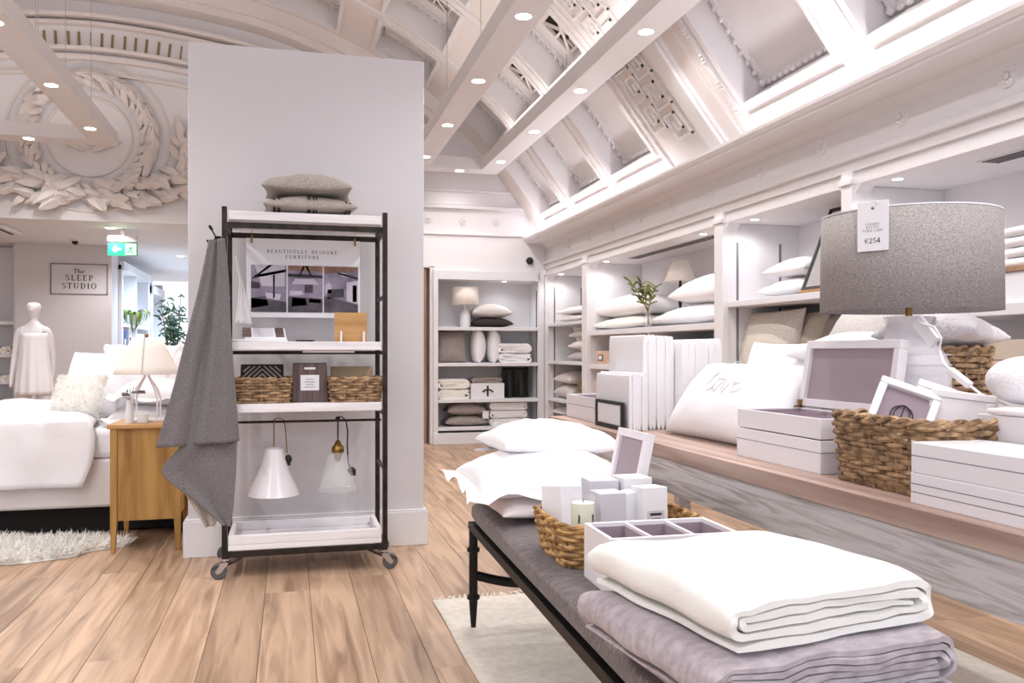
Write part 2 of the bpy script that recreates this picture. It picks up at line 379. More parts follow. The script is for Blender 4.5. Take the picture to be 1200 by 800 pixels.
def basket(name, label, loc, rotz, w, d, h, flare=.9, rows=9, rt=.011, nst=22, m=None, dip=0, group=None, r=.06, split=True):
    m = m or WICKER; root = thing(name, label, 'basket', loc, (0, 0, rotz), group); n = nst*4
    per = rrect(w, d, r, n)
    def P(k, z, off=0):
        f = flare+(1-flare)*(z/h); p = per[k % n]; q = p.normalized()*off
        zz = z - dip*(z/h)*max(0, 1-(2*p.x/w)**2)*.999
        return Vector((p.x*f+q.x, p.y*f+q.y, zz))
    allrow = MB()
    for i in range(rows):
        z = rt+(h-2.2*rt)*i/(rows-1)
        rw = MB(); rw.tube([P(k, z+.0015*math.sin(k*.7+i*2), rt*.85*math.sin(k*PI/2*.5+(i % 2)*PI)*1.0) for k in range(n)], rt, 5, True)
        if split: obj('strand', rw, m, root, smooth=60)
        else: allrow.join(rw)
    if not split: obj('weave', allrow, m, root, smooth=60)
    st = MB()
    for k in range(0, n, 4): obj('stake', MB().tube([P(k+2, .0, 0), P(k+2, h*.5), P(k+2, h)], rt*.6, 5), m, root)
    rim = MB()
    for ph in (0, PI):
        rim.tube([P(k, h, 0)+Vector((per[k].normalized().x, per[k].normalized().y, 0))*rt*.8*math.cos(k*.8+ph)+Vector((0, 0, rt*.5+rt*.8*math.sin(k*.8+ph))) for k in range(n)], rt*.95, 5, True)
    obj('rim', rim, m, root, smooth=60)
    b = MB(); b.prism([(p.x*flare*.97, p.y*flare*.97) for p in per[::2]], .008); obj('basket_base', b, m, root)
    return root
# ================================================================ STRUCTURE
XS, DN = 3.3, .65              # front plane and depth of the wall niches
YB = 10.9                      # back wall
# ---- floor: base slab and oak planks
fb = MB(); fb.box(-8, 4.2, -1.5, 20, -.08, -.012)
floor = struct('floor', fb, OLDFLOOR, label='wide oak plank floor of the shop')
rnd = random.Random(4); PW = .215; pmesh = {}
def plank(x, y0, y1):
    L = round(y1-y0, 2)
    if L not in pmesh:
        b = MB(); w, g = PW/2-.0012, .003
        b.box(-w, w, -L/2+.001, L/2-.001, -.012, -.0008); b.add([(-w,-L/2,-.0008),(w,-L/2,-.0008),(w-g,-L/2+g,0),(-w+g,-L/2+g,0),(-w,L/2,-.0008),(w,L/2,-.0008),(w-g,L/2-g,0),(-w+g,L/2-g,0)], [(0,1,2,3),(5,4,7,6),(1,5,6,2),(4,0,3,7),(3,2,6,7)])
        me = b.mesh('plank', 0); me.materials.append(WOODF); pmesh[L] = me
    o = link('plank', pmesh[L], None, floor, (x, (y0+y1)/2, 0))
cols = int((3.9+2.7)/PW)
for c in range(cols):
    x = -2.7+PW*(c+.5); y = 1.2; first = True
    while y < 12.4:
        L = rnd.choice([1.2, 1.6, 2.0, 2.4]) if first else rnd.choice([1.8, 2.0, 2.2, 2.4]); first = False
        L = min(L, 12.5-y)
        if L < .4: break
        plank(x, y, y+L); y += L
pl = MB(); pl.box(-8, -2.7, -1.5, 20, -.012, -.0004); pl.box(-2.7, 3.9, -1.5, 1.2, -.012, -.0004); pl.box(-2.7, 4.2, 12.5, 20, -.012, -.0004)
obj('far_boards', pl, WOODF, floor)
# ---- right wall: niches, pilasters, entablature
pil = [(10.85, 11.0), (9.21, 9.36), (6.05, 6.17), (4.47, 4.55), (2.9, 3.0)]
JY = [(9.36, 10.85), (6.17, 9.21), (4.55, 6.05), (3.0, 4.47)]
wr = MB()
wr.box(XS+DN, XS+DN+.2, -1, 11.1, 0, 2.75)                   # back of the niches
wr.box(XS, XS+DN, -1, 2.9, 0, 2.75)
for a, b in pil: wr.box(XS, XS+DN, a, b, 0, 2.2)
wr.box(XS, XS+DN, 2.9, 11.0, 2.2, 2.75)                      # head of the niches
wr.box(XS-.02, XS+.02, 2.9, YB, 2.28, 2.36)
wr.box(XS-.05, XS+.02, 2.9, YB, 2.345, 2.375); wr.box(XS-.03, XS+.02, 2.9, YB, 2.375, 2.395)
wall_right = struct('wall_right', wr, PAINT, bevel=.004, label='right shop wall with lit shelf niches and a plaster frieze')
for a, b in pil[:4]:
    p = MB(); p.box(XS-.03, XS+.03, a-.01, b+.01, 0, 2.285); p.box(XS-.045, XS+.03, a-.02, b+.02, 2.2, 2.24); obj('pilaster', p, PAINT, wall_right, bevel=.006)
    for sgn, yy in ((1, a), (-1, b)):          # small curved bracket at the niche head
        p = MB(); q = [(0,0),(0,-.09*sgn),(.0,-.09*sgn)]
        p.prism([(0, 0), (-.07*sgn, 0), (-.05*sgn, -.012), (-.02*sgn, -.035), (0, -.075)], .1, Matrix(((0,0,1,XS),(1,0,0,yy),(0,1,0,2.2),(0,0,0,1)))); obj('head_bracket', p, PAINT, wall_right)
cor = MB()
prof = [(XS+.05, 2.57), (XS, 2.57), (XS-.02, 2.58), (XS-.05, 2.605), (XS-.06, 2.612), (XS-.27, 2.622), (XS-.27, 2.636), (XS-.285, 2.64), (XS-.305, 2.662), (XS-.312, 2.682), (XS-.287, 2.682), (XS-.27, 2.655), (XS+.05, 2.655)]
nP = len(prof)
for y in (2.0, YB): cor.v += [(a, y, b) for a, b in prof]
cor.f = [(i, (i+1) % nP, nP+(i+1) % nP, nP+i) for i in range(nP)]
struct('cornice', cor, PLASTER, wall_right, smooth=20)
rs = MB()
for k in range(8): rs.ball((-.006, .032*math.cos(k*PI/4), .032*math.sin(k*PI/4)), .01, .016, .016, 8, 6)
rs.ball((-.012, 0, 0), .014, .018, .018, 8, 6); rs.lathe([(.058, 0), (.056, .01), (.03, .006)], 16)
for i in range(len(rs.v)-48, len(rs.v)): x, y, z = rs.v[i]; rs.v[i] = (-z, x, y)
rme = rs.mesh('rosette'); rme.materials.append(PLASTER)
for k in range(11): link('rosette', rme, None, wall_right, (XS, 3.33+.735*k, 2.505))
# niche shelves
def shelf(x0, x1, y0, y1, ztop, th, name='shelf', par=None):
    b = MB(); b.box(x0, x1, y0, y1, ztop-th, ztop); return obj(name, b, NICHE, par or wall_right, bevel=.004)
for z in (1.56, 1.07, .585, .2): shelf(XS+.01, XS+DN, 9.36, 10.85, z, .04)
for z in (1.43, 1.05, .72, .3): shelf(XS+.01, XS+DN, 6.17, 9.21, z, .055)
b = MB(); b.box(XS+.02, XS+DN, 7.56, 7.60, .3, 1.38); obj('divider', b, NICHE, wall_right, bevel=.003)
for z in (1.585, .9, .3): shelf(XS+.01, XS+DN, 4.55, 6.05, z, .046)
for z in (1.43, .98, .3): shelf(XS+.01, XS+DN, 3.0, 4.47, z, .06)
for (a, bq) in JY[:1]+JY[2:3]:                                      # black shelf standards on the far jamb
    for fx in (.16, .74):
        for z0, z1 in ((.3, 2.05),):
            b = MB(); b.box(XS+DN*fx-.009, XS+DN*fx+.009, bq-.006, bq+.001, z0, z1); obj('shelf_standard', b, INKG, wall_right)
# linear vents in niche ceilings / backs
for (y0, y1, zz, n) in ((6.3, 8.6, 2.2, 4), (3.03, 3.75, 2.2, 4)):
    v = thing('air_vent', 'slotted grey air vent above the %s' % ('pillows and the small lamp' if n and y0 > 5 else 'niche behind the grey drum lamp'), 'vent', (XS+.28, (y0+y1)/2, zz)); 
    b = MB(); b.box(-.07, .07, -(y1-y0)/2, (y1-y0)/2, -.005, 0); obj('vent_frame', b, PAINT, v, bevel=.002)
    for k in range(n): b = MB(); b.box(-.055+k*.03, -.037+k*.03, -(y1-y0)/2+.02, (y1-y0)/2-.02, -.007, -.003); obj('slot', b, VENT, v)
# ---- back wall, upper mouldings
bw = MB()
bw.box(1.78, 3.35, YB, YB+.5, 2.24, 6); bw.box(1.78, 1.84, YB, YB+.5, 0, 2.24)
bw.box(.9, 1.78, YB, YB+.3, 2.29, 6); bw.box(-1.0, .9, YB, YB+.3, 0, 6); bw.box(1.84, 4.1, YB+.42, YB+.6, 0, 2.3); bw.box(3.2, 4.1, YB+.02, YB+.5, 0, 2.24)
bw.box(-8, -1.0, YB, YB+.3, 2.72, 6)
wall_back = struct('wall_back', bw, PAINT, label='tall end wall with plaster lunette and open doorway')
for z, t, h in ((2.70, .03, .03), (3.04, .05, .045), (3.09, .03, .03), (3.26, .03, .03)):
    b = MB(); b.box(.9, 3.35, YB-t, YB+.02, z, z+h); obj('moulding', b, PLASTER, wall_back, bevel=.006)
for k in range(4): link('rosette', rme, None, wall_back, (1.72+.45*k, YB, 2.89), (0, 0, PI/2))
# door leaf and jamb in the doorway beside the end-wall shelves
b = MB(); b.box(1.74, 1.80, YB-.02, YB+.32, 0, 2.29); b.box(.9, 1.8, YB-.02, YB+.32, 2.27, 2.31); struct('trim_1', b, PAINT, bevel=.005, label='white door lining beside the end wall shelves')
d1 = MB(); d1.box(0, .86, 0, .045, .01, 2.26); d_ = struct('door_1', d1, BROWNWOOD, bevel=.003, label='brown wooden door standing open in the end wall'); d_.location = (1.70, YB+.02, 0); d_.rotation_euler = (0, 0, math.radians(100))
h = MB(); h.tube([(.78, -.0, 1.02), (.78, -.05, 1.02), (.68, -.05, 1.02)], .009, 8); h.lathe([(.025, 0), (.025, .008)], 12); obj('door_handle', h, CHROME, d_)
# ---- partition
p = MB(); p.box(-.575, .805, 5.275, 5.575, 0, 3.0); wall_p = struct('wall_partition', p, PARTITION, bevel=.004, label='free standing white partition wall behind the rolling rack')
p = MB(); p.box(-.60, .828, 5.25, 5.60, 0, .21); p.box(-.592, .82, 5.258, 5.592, .21, .222); struct('baseboard_partition', p, PAINT, bevel=.004, label='white baseboard of the partition wall')
# ---- vault
VX = [(3.27, 2.70), (3.2, 2.78), (2.92, 3.13), (2.64, 3.5), (2.3, 3.9), (1.8, 4.33), (1.2, 4.72), (.4, 5.08), (-.6, 5.36), (-2.25, 5.52)]
VX = VX + [(-4.5-x, z) for x, z in VX[-2::-1]]
def cr(P, n=8):
    out = []
    for i in range(len(P)-1):
        p0, p1, p2, p3 = [Vector(P[max(0, min(len(P)-1, i+k))]) for k in (-1, 0, 1, 2)]
        for k in range(n):
            t = k/n; out.append(.5*((2*p1)+(p2-p0)*t+(2*p0-5*p1+4*p2-p3)*t*t+(3*p1-p0-3*p2+p3)*t**3))
    return out+[Vector(P[-1])]
VC = cr(VX); VS = [0]
for i in range(len(VC)-1): VS.append(VS[-1]+(VC[i+1]-VC[i]).length)
def vp(s, y, dep=0):
    s = max(0, min(VS[-1]-1e-6, s)); i = 0
    lo_, hi_ = 0, len(VS)-1
    while hi_-lo_ > 1:
        m_ = (lo_+hi_)//2
        if VS[m_] <= s: lo_ = m_
        else: hi_ = m_
    f = (s-VS[lo_])/(VS[lo_+1]-VS[lo_]); p = VC[lo_].lerp(VC[lo_+1], f); t = (VC[lo_+1]-VC[lo_]).normalized()
    n = Vector((t.y, -t.x));  n = -n if n.y < 0 and abs(p.x+2.25) < 3 else n
    if n.dot(p-Vector((-2.25, 1.0))) < 0: n = -n
    return Vector((p.x+n.x*dep, y, p.y+n.y*dep))
def sx(X):       # arc length at abscissa X on the right half
    for i in range(len(VC)-1):
        if VC[i].x >= X >= VC[i+1].x: return VS[i]+(VS[i+1]-VS[i])*(VC[i].x-X)/max(1e-9, VC[i].x-VC[i+1].x)
    return VS[-1]
ROWS = [(sx(3.08), sx(2.60)), (sx(2.44), sx(1.98)), (sx(1.62), sx(.98)), (sx(.55), sx(-.3))]
CYS = [(1.7, 2.75), (3.0, 4.05), (4.34, 5.36), (6.89, 7.9), (8.14, 9.2), (9.47, 10.38)]
ss = sorted(set([0, VS[-1]]+[s for r in ROWS for s in r]+[ROWS[-1][1]+(VS[-1]-ROWS[-1][1])*k/14 for k in range(1, 14)]))
ys = sorted(set([-1.5, 0, YB]+[y for r in CYS for y in r]))
vb = MB(); inside = lambda s, y: any(a < s < b for a, b in ROWS) and any(a < y < b for a, b in CYS)
for i in range(len(ss)-1):
    for j in range(len(ys)-1):
        if inside((ss[i]+ss[i+1])/2, (ys[j]+ys[j+1])/2): continue
        m = max(2, int((ss[i+1]-ss[i])/.12)+1)
        vb.grid(lambda u, v: vp(ss[i]+(ss[i+1]-ss[i])*u, ys[j]+(ys[j+1]-ys[j])*v), m, 2)
ceiling = struct('ceiling', vb, PLASTER_OLD, smooth=30, label='coffered plaster barrel vault over the shop')
def strip(mb, s0, s1, y0, y1, d0, d1, n=None):     # a block following the vault
    n = n or max(2, int((s1-s0)/.12)+1); b = len(mb.v)
    for i in range(n):
        s = s0+(s1-s0)*i/(n-1)
        for (yy, dd) in ((y0, d0), (y1, d0), (y1, d1), (y0, d1)): mb.v.append(tuple(vp(s, yy, dd)))
    for i in range(n-1):
        a = b+4*i
        for k in range(4): mb.f.append((a+k, a+(k+1) % 4, a+4+(k+1) % 4, a+4+k))
    mb.f += [(b, b+1, b+2, b+3), (b+4*(n-1)+3, b+4*(n-1)+2, b+4*(n-1)+1, b+4*(n-1))]
for ri, (s0, s1) in enumerate(ROWS):
    for ci, (y0, y1) in enumerate(CYS):
        D = .2 if ri == 0 else .26
        c = MB()
        fs = lambda u: s0+(s1-s0)*u
        c.grid(lambda u, v: vp(fs(u), y0, D*v), 6, 2); c.grid(lambda u, v: vp(fs(u), y1, D*v), 6, 2)
        c.grid(lambda u, v: vp(s0, y0+(y1-y0)*u, D*v), 2, 2); c.grid(lambda u, v: vp(s1, y0+(y1-y0)*u, D*v), 2, 2)
        c.grid(lambda u, v: vp(fs(u), y0+(y1-y0)*v, D), 6, 2)
        cf = obj('coffer', c, PLASTER, ceiling, smooth=20)
        fr = MB(); g = .035
        for (a, bq, e, f_) in ((s0-g, s1+g, y0-g, y0+.012), (s0-g, s1+g, y1-.012, y1+g), (s0-g, s0+.012, y0, y1), (s1-.012, s1+g, y0, y1)): strip(fr, a, bq, e, f_, -.022, .02)
        obj('coffer_frame', fr, PLASTER, cf, smooth=20)
        inn = MB(); q = .11
        for (a, bq, e, f_) in ((s0+.02, s1-.02, y0+.02, y0+.02+q*.4), (s0+.02, s1-.02, y1-.02-q*.4, y1-.02), (s0+.02, s0+.06, y0+.06, y1-.06), (s1-.06, s1-.02, y0+.06, y1-.06)): strip(inn, a, bq, e, f_, D*.9, D+.005)
        obj('inner_frame', inn, PLASTER, cf, smooth=20)
        eg = MB(); ne = 9
        for k in range(ne):
            for yy in (y1-.03,):
                P_ = vp(s0+(s1-s0)*(k+.5)/ne, yy, D*.86); eg.ball(P_, .017, .02, .026, 8, 5)
        for k in range(14):
            P_ = vp(s0+.03, y0+(y1-y0)*(k+.5)/14, D*.86); eg.ball(P_, .017, .024, .02, 8, 5)
        obj('egg_moulding', eg, PLASTER, cf)
        if ri in (1, 2) and ci >= 2:
            sm, ym, hs = s0+(s1-s0)*.45, (y0+y1)/2+.02, .165
            gv = MB(); strip(gv, sm-hs, sm+hs, ym-hs, ym+hs, D-.012, D-.004); obj('vent_opening', gv, GRILLE_DARK, cf)
            gb = MB()
            for (a, bq) in ((-1, 1), (1, -1)): gb.bar(vp(sm-hs, ym+a*hs, D-.03), vp(sm+hs, ym+bq*hs, D-.03), .026, .03)
            strip(gb, sm-.01, sm+.01, ym-hs, ym+hs, D-.04, D-.01)
            for (a, bq, e, f_) in ((sm-hs-.03, sm+hs+.03, ym-hs-.03, ym-hs), (sm-hs-.03, sm+hs+.03, ym+hs, ym+hs+.03), (sm-hs-.03, sm-hs, ym-hs, ym+hs), (sm+hs, sm+hs+.03, ym-hs, ym+hs)): strip(gb, a, bq, e, f_, D-.045, D)
            for k in range(5): strip(gb, sm-hs, sm-hs*.5, ym-hs+(k+.5)*hs/2.5-.009, ym-hs+(k+.5)*hs/2.5+.009, D-.03, D-.01)
            obj('vent_lattice', gb, PLASTER_OLD, cf)
    # sill under the coffers of the lowest row
for (y0, y1) in CYS:
    b = MB(); strip(b, ROWS[0][0]-.12, ROWS[0][0]-.085, y0-.02, y1+.02, -.05, .01); obj('coffer_sill', b, PLASTER, ceiling, smooth=20)
for (y0, y1, d0) in ((5.43, 5.475, .03), (5.60, 5.62, .012), (5.80, 5.83, .03), (5.83, 6.01, .055), (6.01, 6.04, .03), (6.75, 6.78, .02), (7.97, 8.07, .02), (9.27, 9.40, .02), (4.1, 4.3, .02)):
    b = MB(); strip(b, .1, sx(-1), y0, y1, -d0, .01); obj('vault_rib', b, PLASTER, ceiling, smooth=20)
b = MB()
for k in range(12):
    for j in range(3):
        s = .25+k*.22+j*.028; b.ball(vp(s, 5.452, -.034), .011, .024, .011, 8, 5)
obj('bead_moulding', b, PLASTER, ceiling)
key = MB(); cs = .041; lw = .0095      # Greek key relief, two mirrored columns
CELL = [(0,0),(0,5.4),(5.2,5.4),(5.2,1.8),(1.8,1.8),(1.8,3.6),(3.5,3.6)]
def stroke(a, b):
    s0_, s1_ = sorted((a[0], b[0])); y0_, y1_ = sorted((a[1], b[1])); strip(key, s0_-lw, s1_+lw, y0_-lw, y1_+lw, -.024, .005, 3 if s1_-s0_ > .1 else 2)
for col_, (yb, sg, off) in enumerate(((6.16, 1, 0), (6.655, -1, .14))):
    for k in range(11):
        base = .30+off+k*7.0*cs
        pts = [(base+q[0]*cs, yb+sg*q[1]*cs) for q in CELL]+[]
        for a, bq in zip(pts, pts[1:]): stroke(a, bq)
        stroke((base, yb), (base+7*cs, yb))
obj('greek_key_relief', key, PLASTER, ceiling, smooth=0)
# arch rib against the end wall, with slots, on the left of the shop
ar = MB()
for (y0, y1, d0, d1) in ((10.55, YB, -.16, .02), (10.62, YB, -.24, -.16), (10.75, YB, -.46, -.42), (10.80, YB, -.54, -.50), (10.77, YB, -.84, -.80), (10.82, YB, -.94, -.88), (10.84, YB, -1.10, -1.07)):
    strip(ar, sx(1.9), VS[-1]*.8, y0, y1, d0, d1, 40)
obj('arch_rib', ar, PLASTER_OLD, wall_back, smooth=30)
for k in range(22):
    s = sx(-.9)+k*.135
    b = MB(); strip(b, s, s+.028, 10.885, 10.9, -.755, -.60, 2); obj('wall_slot', b, DUSTBRASS, wall_back)
# LED strip in the cornice
for (y0, y1, lab) in ((6.8, 10.75, 'glowing led strip behind the cornice between the Greek key and the end wall'), (2.3, 5.42, 'glowing led strip behind the cornice above the drum lamp niches')):
    b = MB(); b.box(XS-.262, XS-.232, y0, y1, 2.656, 2.668); tag(obj('led_strip', b, LED), lab, 'led strip')
# ---- hanging beams with downlights
ZB = 3.45; NB = [0]
def beam(x0, x1, y0, y1, lab):
    NB[0] += 1
    b = MB(); b.box(x0, x1, y0, y1, ZB, ZB+.15); o = struct('trim_%d' % (NB[0]+1), b, PAINT, bevel=.004, label=lab); return o
bm1 = beam(1.395, 1.645, -1, 10.36, 'long white ceiling beam with downlights above the aisle')
bm2 = beam(2.305, 2.555, -1, 10.36, 'long white ceiling beam with downlights beside the coffered cove')
bm3 = beam(-2.085, -1.835, -1, 9.93, 'long white ceiling beam with downlights above the bed')
bm4 = beam(1.395, 2.555, 10.36, 10.62, 'short white cross beam joining the two long beams at the end wall')
bm5 = beam(-5.0, -1.835, 9.93, 10.19, 'white cross beam in front of the plaster wreath')
for bmx, (x0, x1, y0, y1) in ((bm1, (1.47, 1.57, 0, 9.5)), (bm2, (2.335, 2.395, 0, 9.5)), (bm3, (-2.02, -1.90, 0, 9.9)), (bm5, (-4.9, -1.9, 10.02, 10.12))):
    b = MB(); b.box(x0, x1, y0, y1, ZB+.15, ZB+.158); obj('led_strip', b, LEDFILL, bmx)  # added uplights, out of sight, put in to brighten the vault
wire_spots = [(bm1, 1.46, y) for y in (5.1, 6.6, 8.1)]+[(bm2, 2.37, y) for y in (5.1, 7.2)]+[(bm3, -1.9, y) for y in (7.3, 7.36, 8.2, 9.2)]
for bmx, x, y in wire_spots:
    b = MB(); b.tube([(x, y, ZB+.15), (x, y, vp(sx(x) if x > -2 else VS[-1]/2, y).z)], .003, 5); obj('hanger_wire', b, WIRE, bmx)
dl = MB(); dl.lathe([(.052, -.001), (.064, -.004), (.07, -.003), (.071, .003)], 20, cap=False); dlme = dl.mesh('trim_ring'); dlme.materials.append(PAINT)
ln = MB(); ln.lathe([(.054, -.002), (.05, -.0022), (0, -.0022)], 20); lnme = ln.mesh('lens'); lnme.materials.append(BULB)
def downlight(x, y, z, label, group, watts=LAMP_W, s=1, col=(1, .98, .968), cone=150):
    t = thing('downlight', label, 'downlight', (x, y, z), (0,0,0), group); t.scale = (s, s, s)
    link('trim_ring', dlme, None, t); link('lens', lnme, None, t)
    l = bpy.data.lights.new('downlight_lamp', 'SPOT'); l.energy = watts; l.spot_size = math.radians(cone); l.spot_blend = .6; l.shadow_soft_size = .05; l.color = col
    lo = link('downlight_lamp', l, None, t, (0, 0, -.02)); return t
for x, ylist, lab in ((1.52, [-.1, 1.3, 2.72, 4.13, 5.54, 6.96, 8.4, 9.83], 'over the aisle'), (2.43, [-.1, 1.3, 2.75, 4.17, 5.59, 7.0, 8.43, 9.87], 'beside the coffered cove'), (-1.96, [.9, 2.3, 3.7, 5.13, 6.55, 7.98, 9.44], 'above the bed')):
    ORD = ('first', 'second', 'third', 'fourth', 'fifth', 'sixth', 'seventh', 'eighth')
    for k, y in enumerate(ylist[::-1]): downlight(x, y, ZB, ORD[k]+' downlight from the end wall in the white beam '+lab, 'downlights in the beam '+lab, LAMP_W*(1.9 if x < 0 else 1))
downlight(2.05, 10.49, ZB, 'round downlight in the cross beam at the end wall', None, LAMP_W*.2)
downlight(-2.68, 10.04, ZB, 'round downlight in the cross beam before the wreath', None, LAMP_W*.5)
for (a, bq), nn in zip(JY, (1, 2, 1, 1)):
    for k in range(nn):
        y = bq-.22 if k == 0 else a+.5
        downlight(XS+.13, y, 2.2, 'small downlight in the ceiling of '+{10.85: 'the corner niche by the end wall', 9.21: 'the wide niche with the twig vase' if k == 0 else 'the wide niche above the small lamp', 6.05: 'the niche with the leaning mirror', 4.47: 'the niche behind the drum lamp'}[bq], 'niche downlights', NICHE_W, .55, (1, .96, .97), 160)
# ---- end-wall shelf unit (built-in)
sw = MB()
UX0, UX1 = 1.84, 3.2
sw.box(UX0-.06, UX0, YB-.06, YB+.4, 0, 2.24); sw.box(UX1-.02, UX1+.06, YB-.06, YB+.4, 0, 2.24); sw.box(UX0, UX1, YB-.06, YB+.4, 2.12, 2.24)
sw.box(UX0-.07, UX1+.03, YB-.08, YB+.4, .0, .14)
unit = thing('shelf_unit', 'tall white built-in shelf unit on the end wall', 'shelf unit', (2.5, YB-.06, 0))
def loc_(o, par): o.location = -par.location; return o
loc_(obj('carcass', sw, NICHE, unit, bevel=.004), unit)
USH = [1.51, 1.045, .575, .215]
for z in USH: b = MB(); b.box(UX0, UX1-.02, YB-.05, YB+.4, z-.045, z); loc_(obj('shelf', b, NICHE, unit, bevel=.003), unit)
b = MB(); b.box(UX0, UX1, YB+.39, YB+.42, 0, 2.2); loc_(obj('back_panel', b, NICHE, unit), unit)
for xx in (UX1-.027, UX1-.027):
    b = MB(); b.box(xx, xx+.007, YB+.02, YB+.035, .25, 2.0); loc_(obj('shelf_standard', b, INKG, unit), unit)
downlight(2.75, YB+.08, 2.12, 'small downlight in the top of the end wall shelf unit', None, NICHE_W*.6, .55)
# ---- sleep studio behind the lunette wall
CZ = 2.72
b = MB(); b.box(-8, -.9, YB+.3, 20, CZ, CZ+.1); struct('ceiling_studio', b, PAINT, label='low white ceiling of the sleep area')
b = MB(); b.box(-3.75, -2.5, 13.4, 13.9, 0, CZ); b.box(-8, -4.6, 13.4, 13.6, 0, CZ); b.box(-4.6, -3.75, 13.85, 14, 0, CZ)
wall_s = struct('wall_studio', b, PARTITION, label='wall carrying the framed sleep studio sign')
b = MB(); b.box(-.98, -.8, YB+.3, 20, 0, CZ); struct('wall_studio_side', b, PAINT, label='side wall of the passage to the bright room')
b = MB(); b.box(-8, -7.8, -1.5, 20, 0, 3.2); struct('wall_left', b, PAINT, label='far left wall of the shop')
# framed sign
c = PY(93, 327, 13.4)
t = thing('framed_sign', 'thin framed sign reading The Sleep Studio', 'sign', (c.x, 13.4, c.z))
k = 12.33/1000; w, h = 61*k, 36*k
b = MB()
for (x0, x1, z0, z1) in ((-w/2, w/2, h/2-.014, h/2), (-w/2, w/2, -h/2, -h/2+.014), (-w/2, -w/2+.014, -h/2, h/2), (w/2-.014, w/2, -h/2, h/2)): b.box(x0, x1, -.012, 0, z0, z1)
obj('frame', b, INKG, t)
textobj('The', .062, t, (0, -.006, .085)); textobj('SLEEP', .078, t, (0, -.006, -.02), sp=.3); textobj('STUDIO', .078, t, (0, -.006, -.135), sp=.3)
# exit sign
c = PY(144, 292, 11.6); kk = 10.7/1000
t = thing('exit_sign', 'green running man exit sign hanging from the low ceiling', 'sign', (c.x, 11.6, 2.72))
zc = c.z-2.72; w, h = 32*kk, 15*kk
b = MB(); b.box(-w/2, w/2, -.012, .012, zc-h/2, zc+h/2); obj('sign_panel', b, GREEN, t)
b = MB(); b.box(-w/2, w/2, -.03, .03, zc+h/2+.01, zc+h/2+.085); obj('housing', b, PARTITION, t, bevel=.006)
b = MB(); b.box(-.02, .02, -.015, .015, zc+h/2+.085, 0); obj('mount', b, PAINT, t)
b = MB(); b.box(.10*w, .46*w, -.016, -.012, zc-h*.42, zc+h*.42); obj('door_symbol', b, EWHITE, t)
b = MB(); M_ = Matrix(((1,0,0,0),(0,0,1,-.017),(0,1,0,zc),(0,0,0,1)))
b.prism([(-.36*w, 0), (-.24*w, .3*h), (-.2*w, .24*h), (-.25*w, .08*h), (-.06*w, .08*h), (-.06*w, -.08*h), (-.25*w, -.08*h), (-.2*w, -.24*h), (-.24*w, -.3*h)], .004, M_); obj('arrow', b, EWHITE, t)
b = MB(); b.ball((.31*w, -.018, zc+.27*h), .011, .003, .011, 8, 6)
for a, q in (((.29, .16), (.25, -.06)), ((.29, .16), (.2, .05)), ((.29, .14), (.37, .02)), ((.25, -.06), (.33, -.18)), ((.33, -.18), (.3, -.36)), ((.25, -.06), (.2, -.22)), ((.2, -.22), (.12, -.24))): b.bar((a[0]*w, -.018, zc+a[1]*h), (q[0]*w, -.018, zc+q[1]*h), .004, .016, (0, 0, 1))
obj('running_figure', b, GREEN, t)
# ceiling fittings in the sleep area
c = PZ(129, 267, CZ); downlight(c.x, c.y, CZ, 'round downlight in the low ceiling before the exit sign', None, 70)
downlight(-3.6, 12.0, CZ, 'round downlight in the low ceiling above the mannequin', None, 60)
downlight(-2.2, 12.6, CZ, 'round downlight in the low ceiling near the framed sign', None, 60)
c = PZ(88, 280, CZ); t = thing('dome_camera', 'small dark dome camera on the low ceiling', 'camera', (c.x, c.y, CZ))
b = MB(); b.lathe([(.06, 0), (.06, -.02), (.05, -.03)], 20); obj('base', b, PAINT, t); b = MB(); b.ball((0, 0, -.035), .043, .043, .045, 14, 8); obj('dome', b, BLACK, t)
t = thing('ceiling_cassette', 'square air conditioning cassette in the low ceiling', 'air conditioner', (-3.75, 11.75, CZ))
b = MB(); b.box(-.45, .45, -.35, .35, -.05, 0); obj('panel', b, PAINT, t, bevel=.02)
for sgn in (-1, 1): b = MB(); b.box(sgn*.36-.02, sgn*.36+.02, -.26, .26, -.056, -.045); obj('outlet', b, VENT, t)
b = MB(); b.box(-.26, .26, -.22, .22, -.054, -.048); obj('intake', b, PARTITION, t)
c = PY(620, 306, YB); t = thing('wall_camera', 'small round black camera at the corner of the end wall', 'camera', (c.x, YB, c.z))
b = MB(); b.lathe([(.06, 0), (.06, .03)], 18); b.xf(E(PI/2)); obj('base', b, PAINT, t); b = MB(); b.ball((0, -.035, 0), .05, .045, .05, 14, 8); obj('dome', b, BLACK, t)
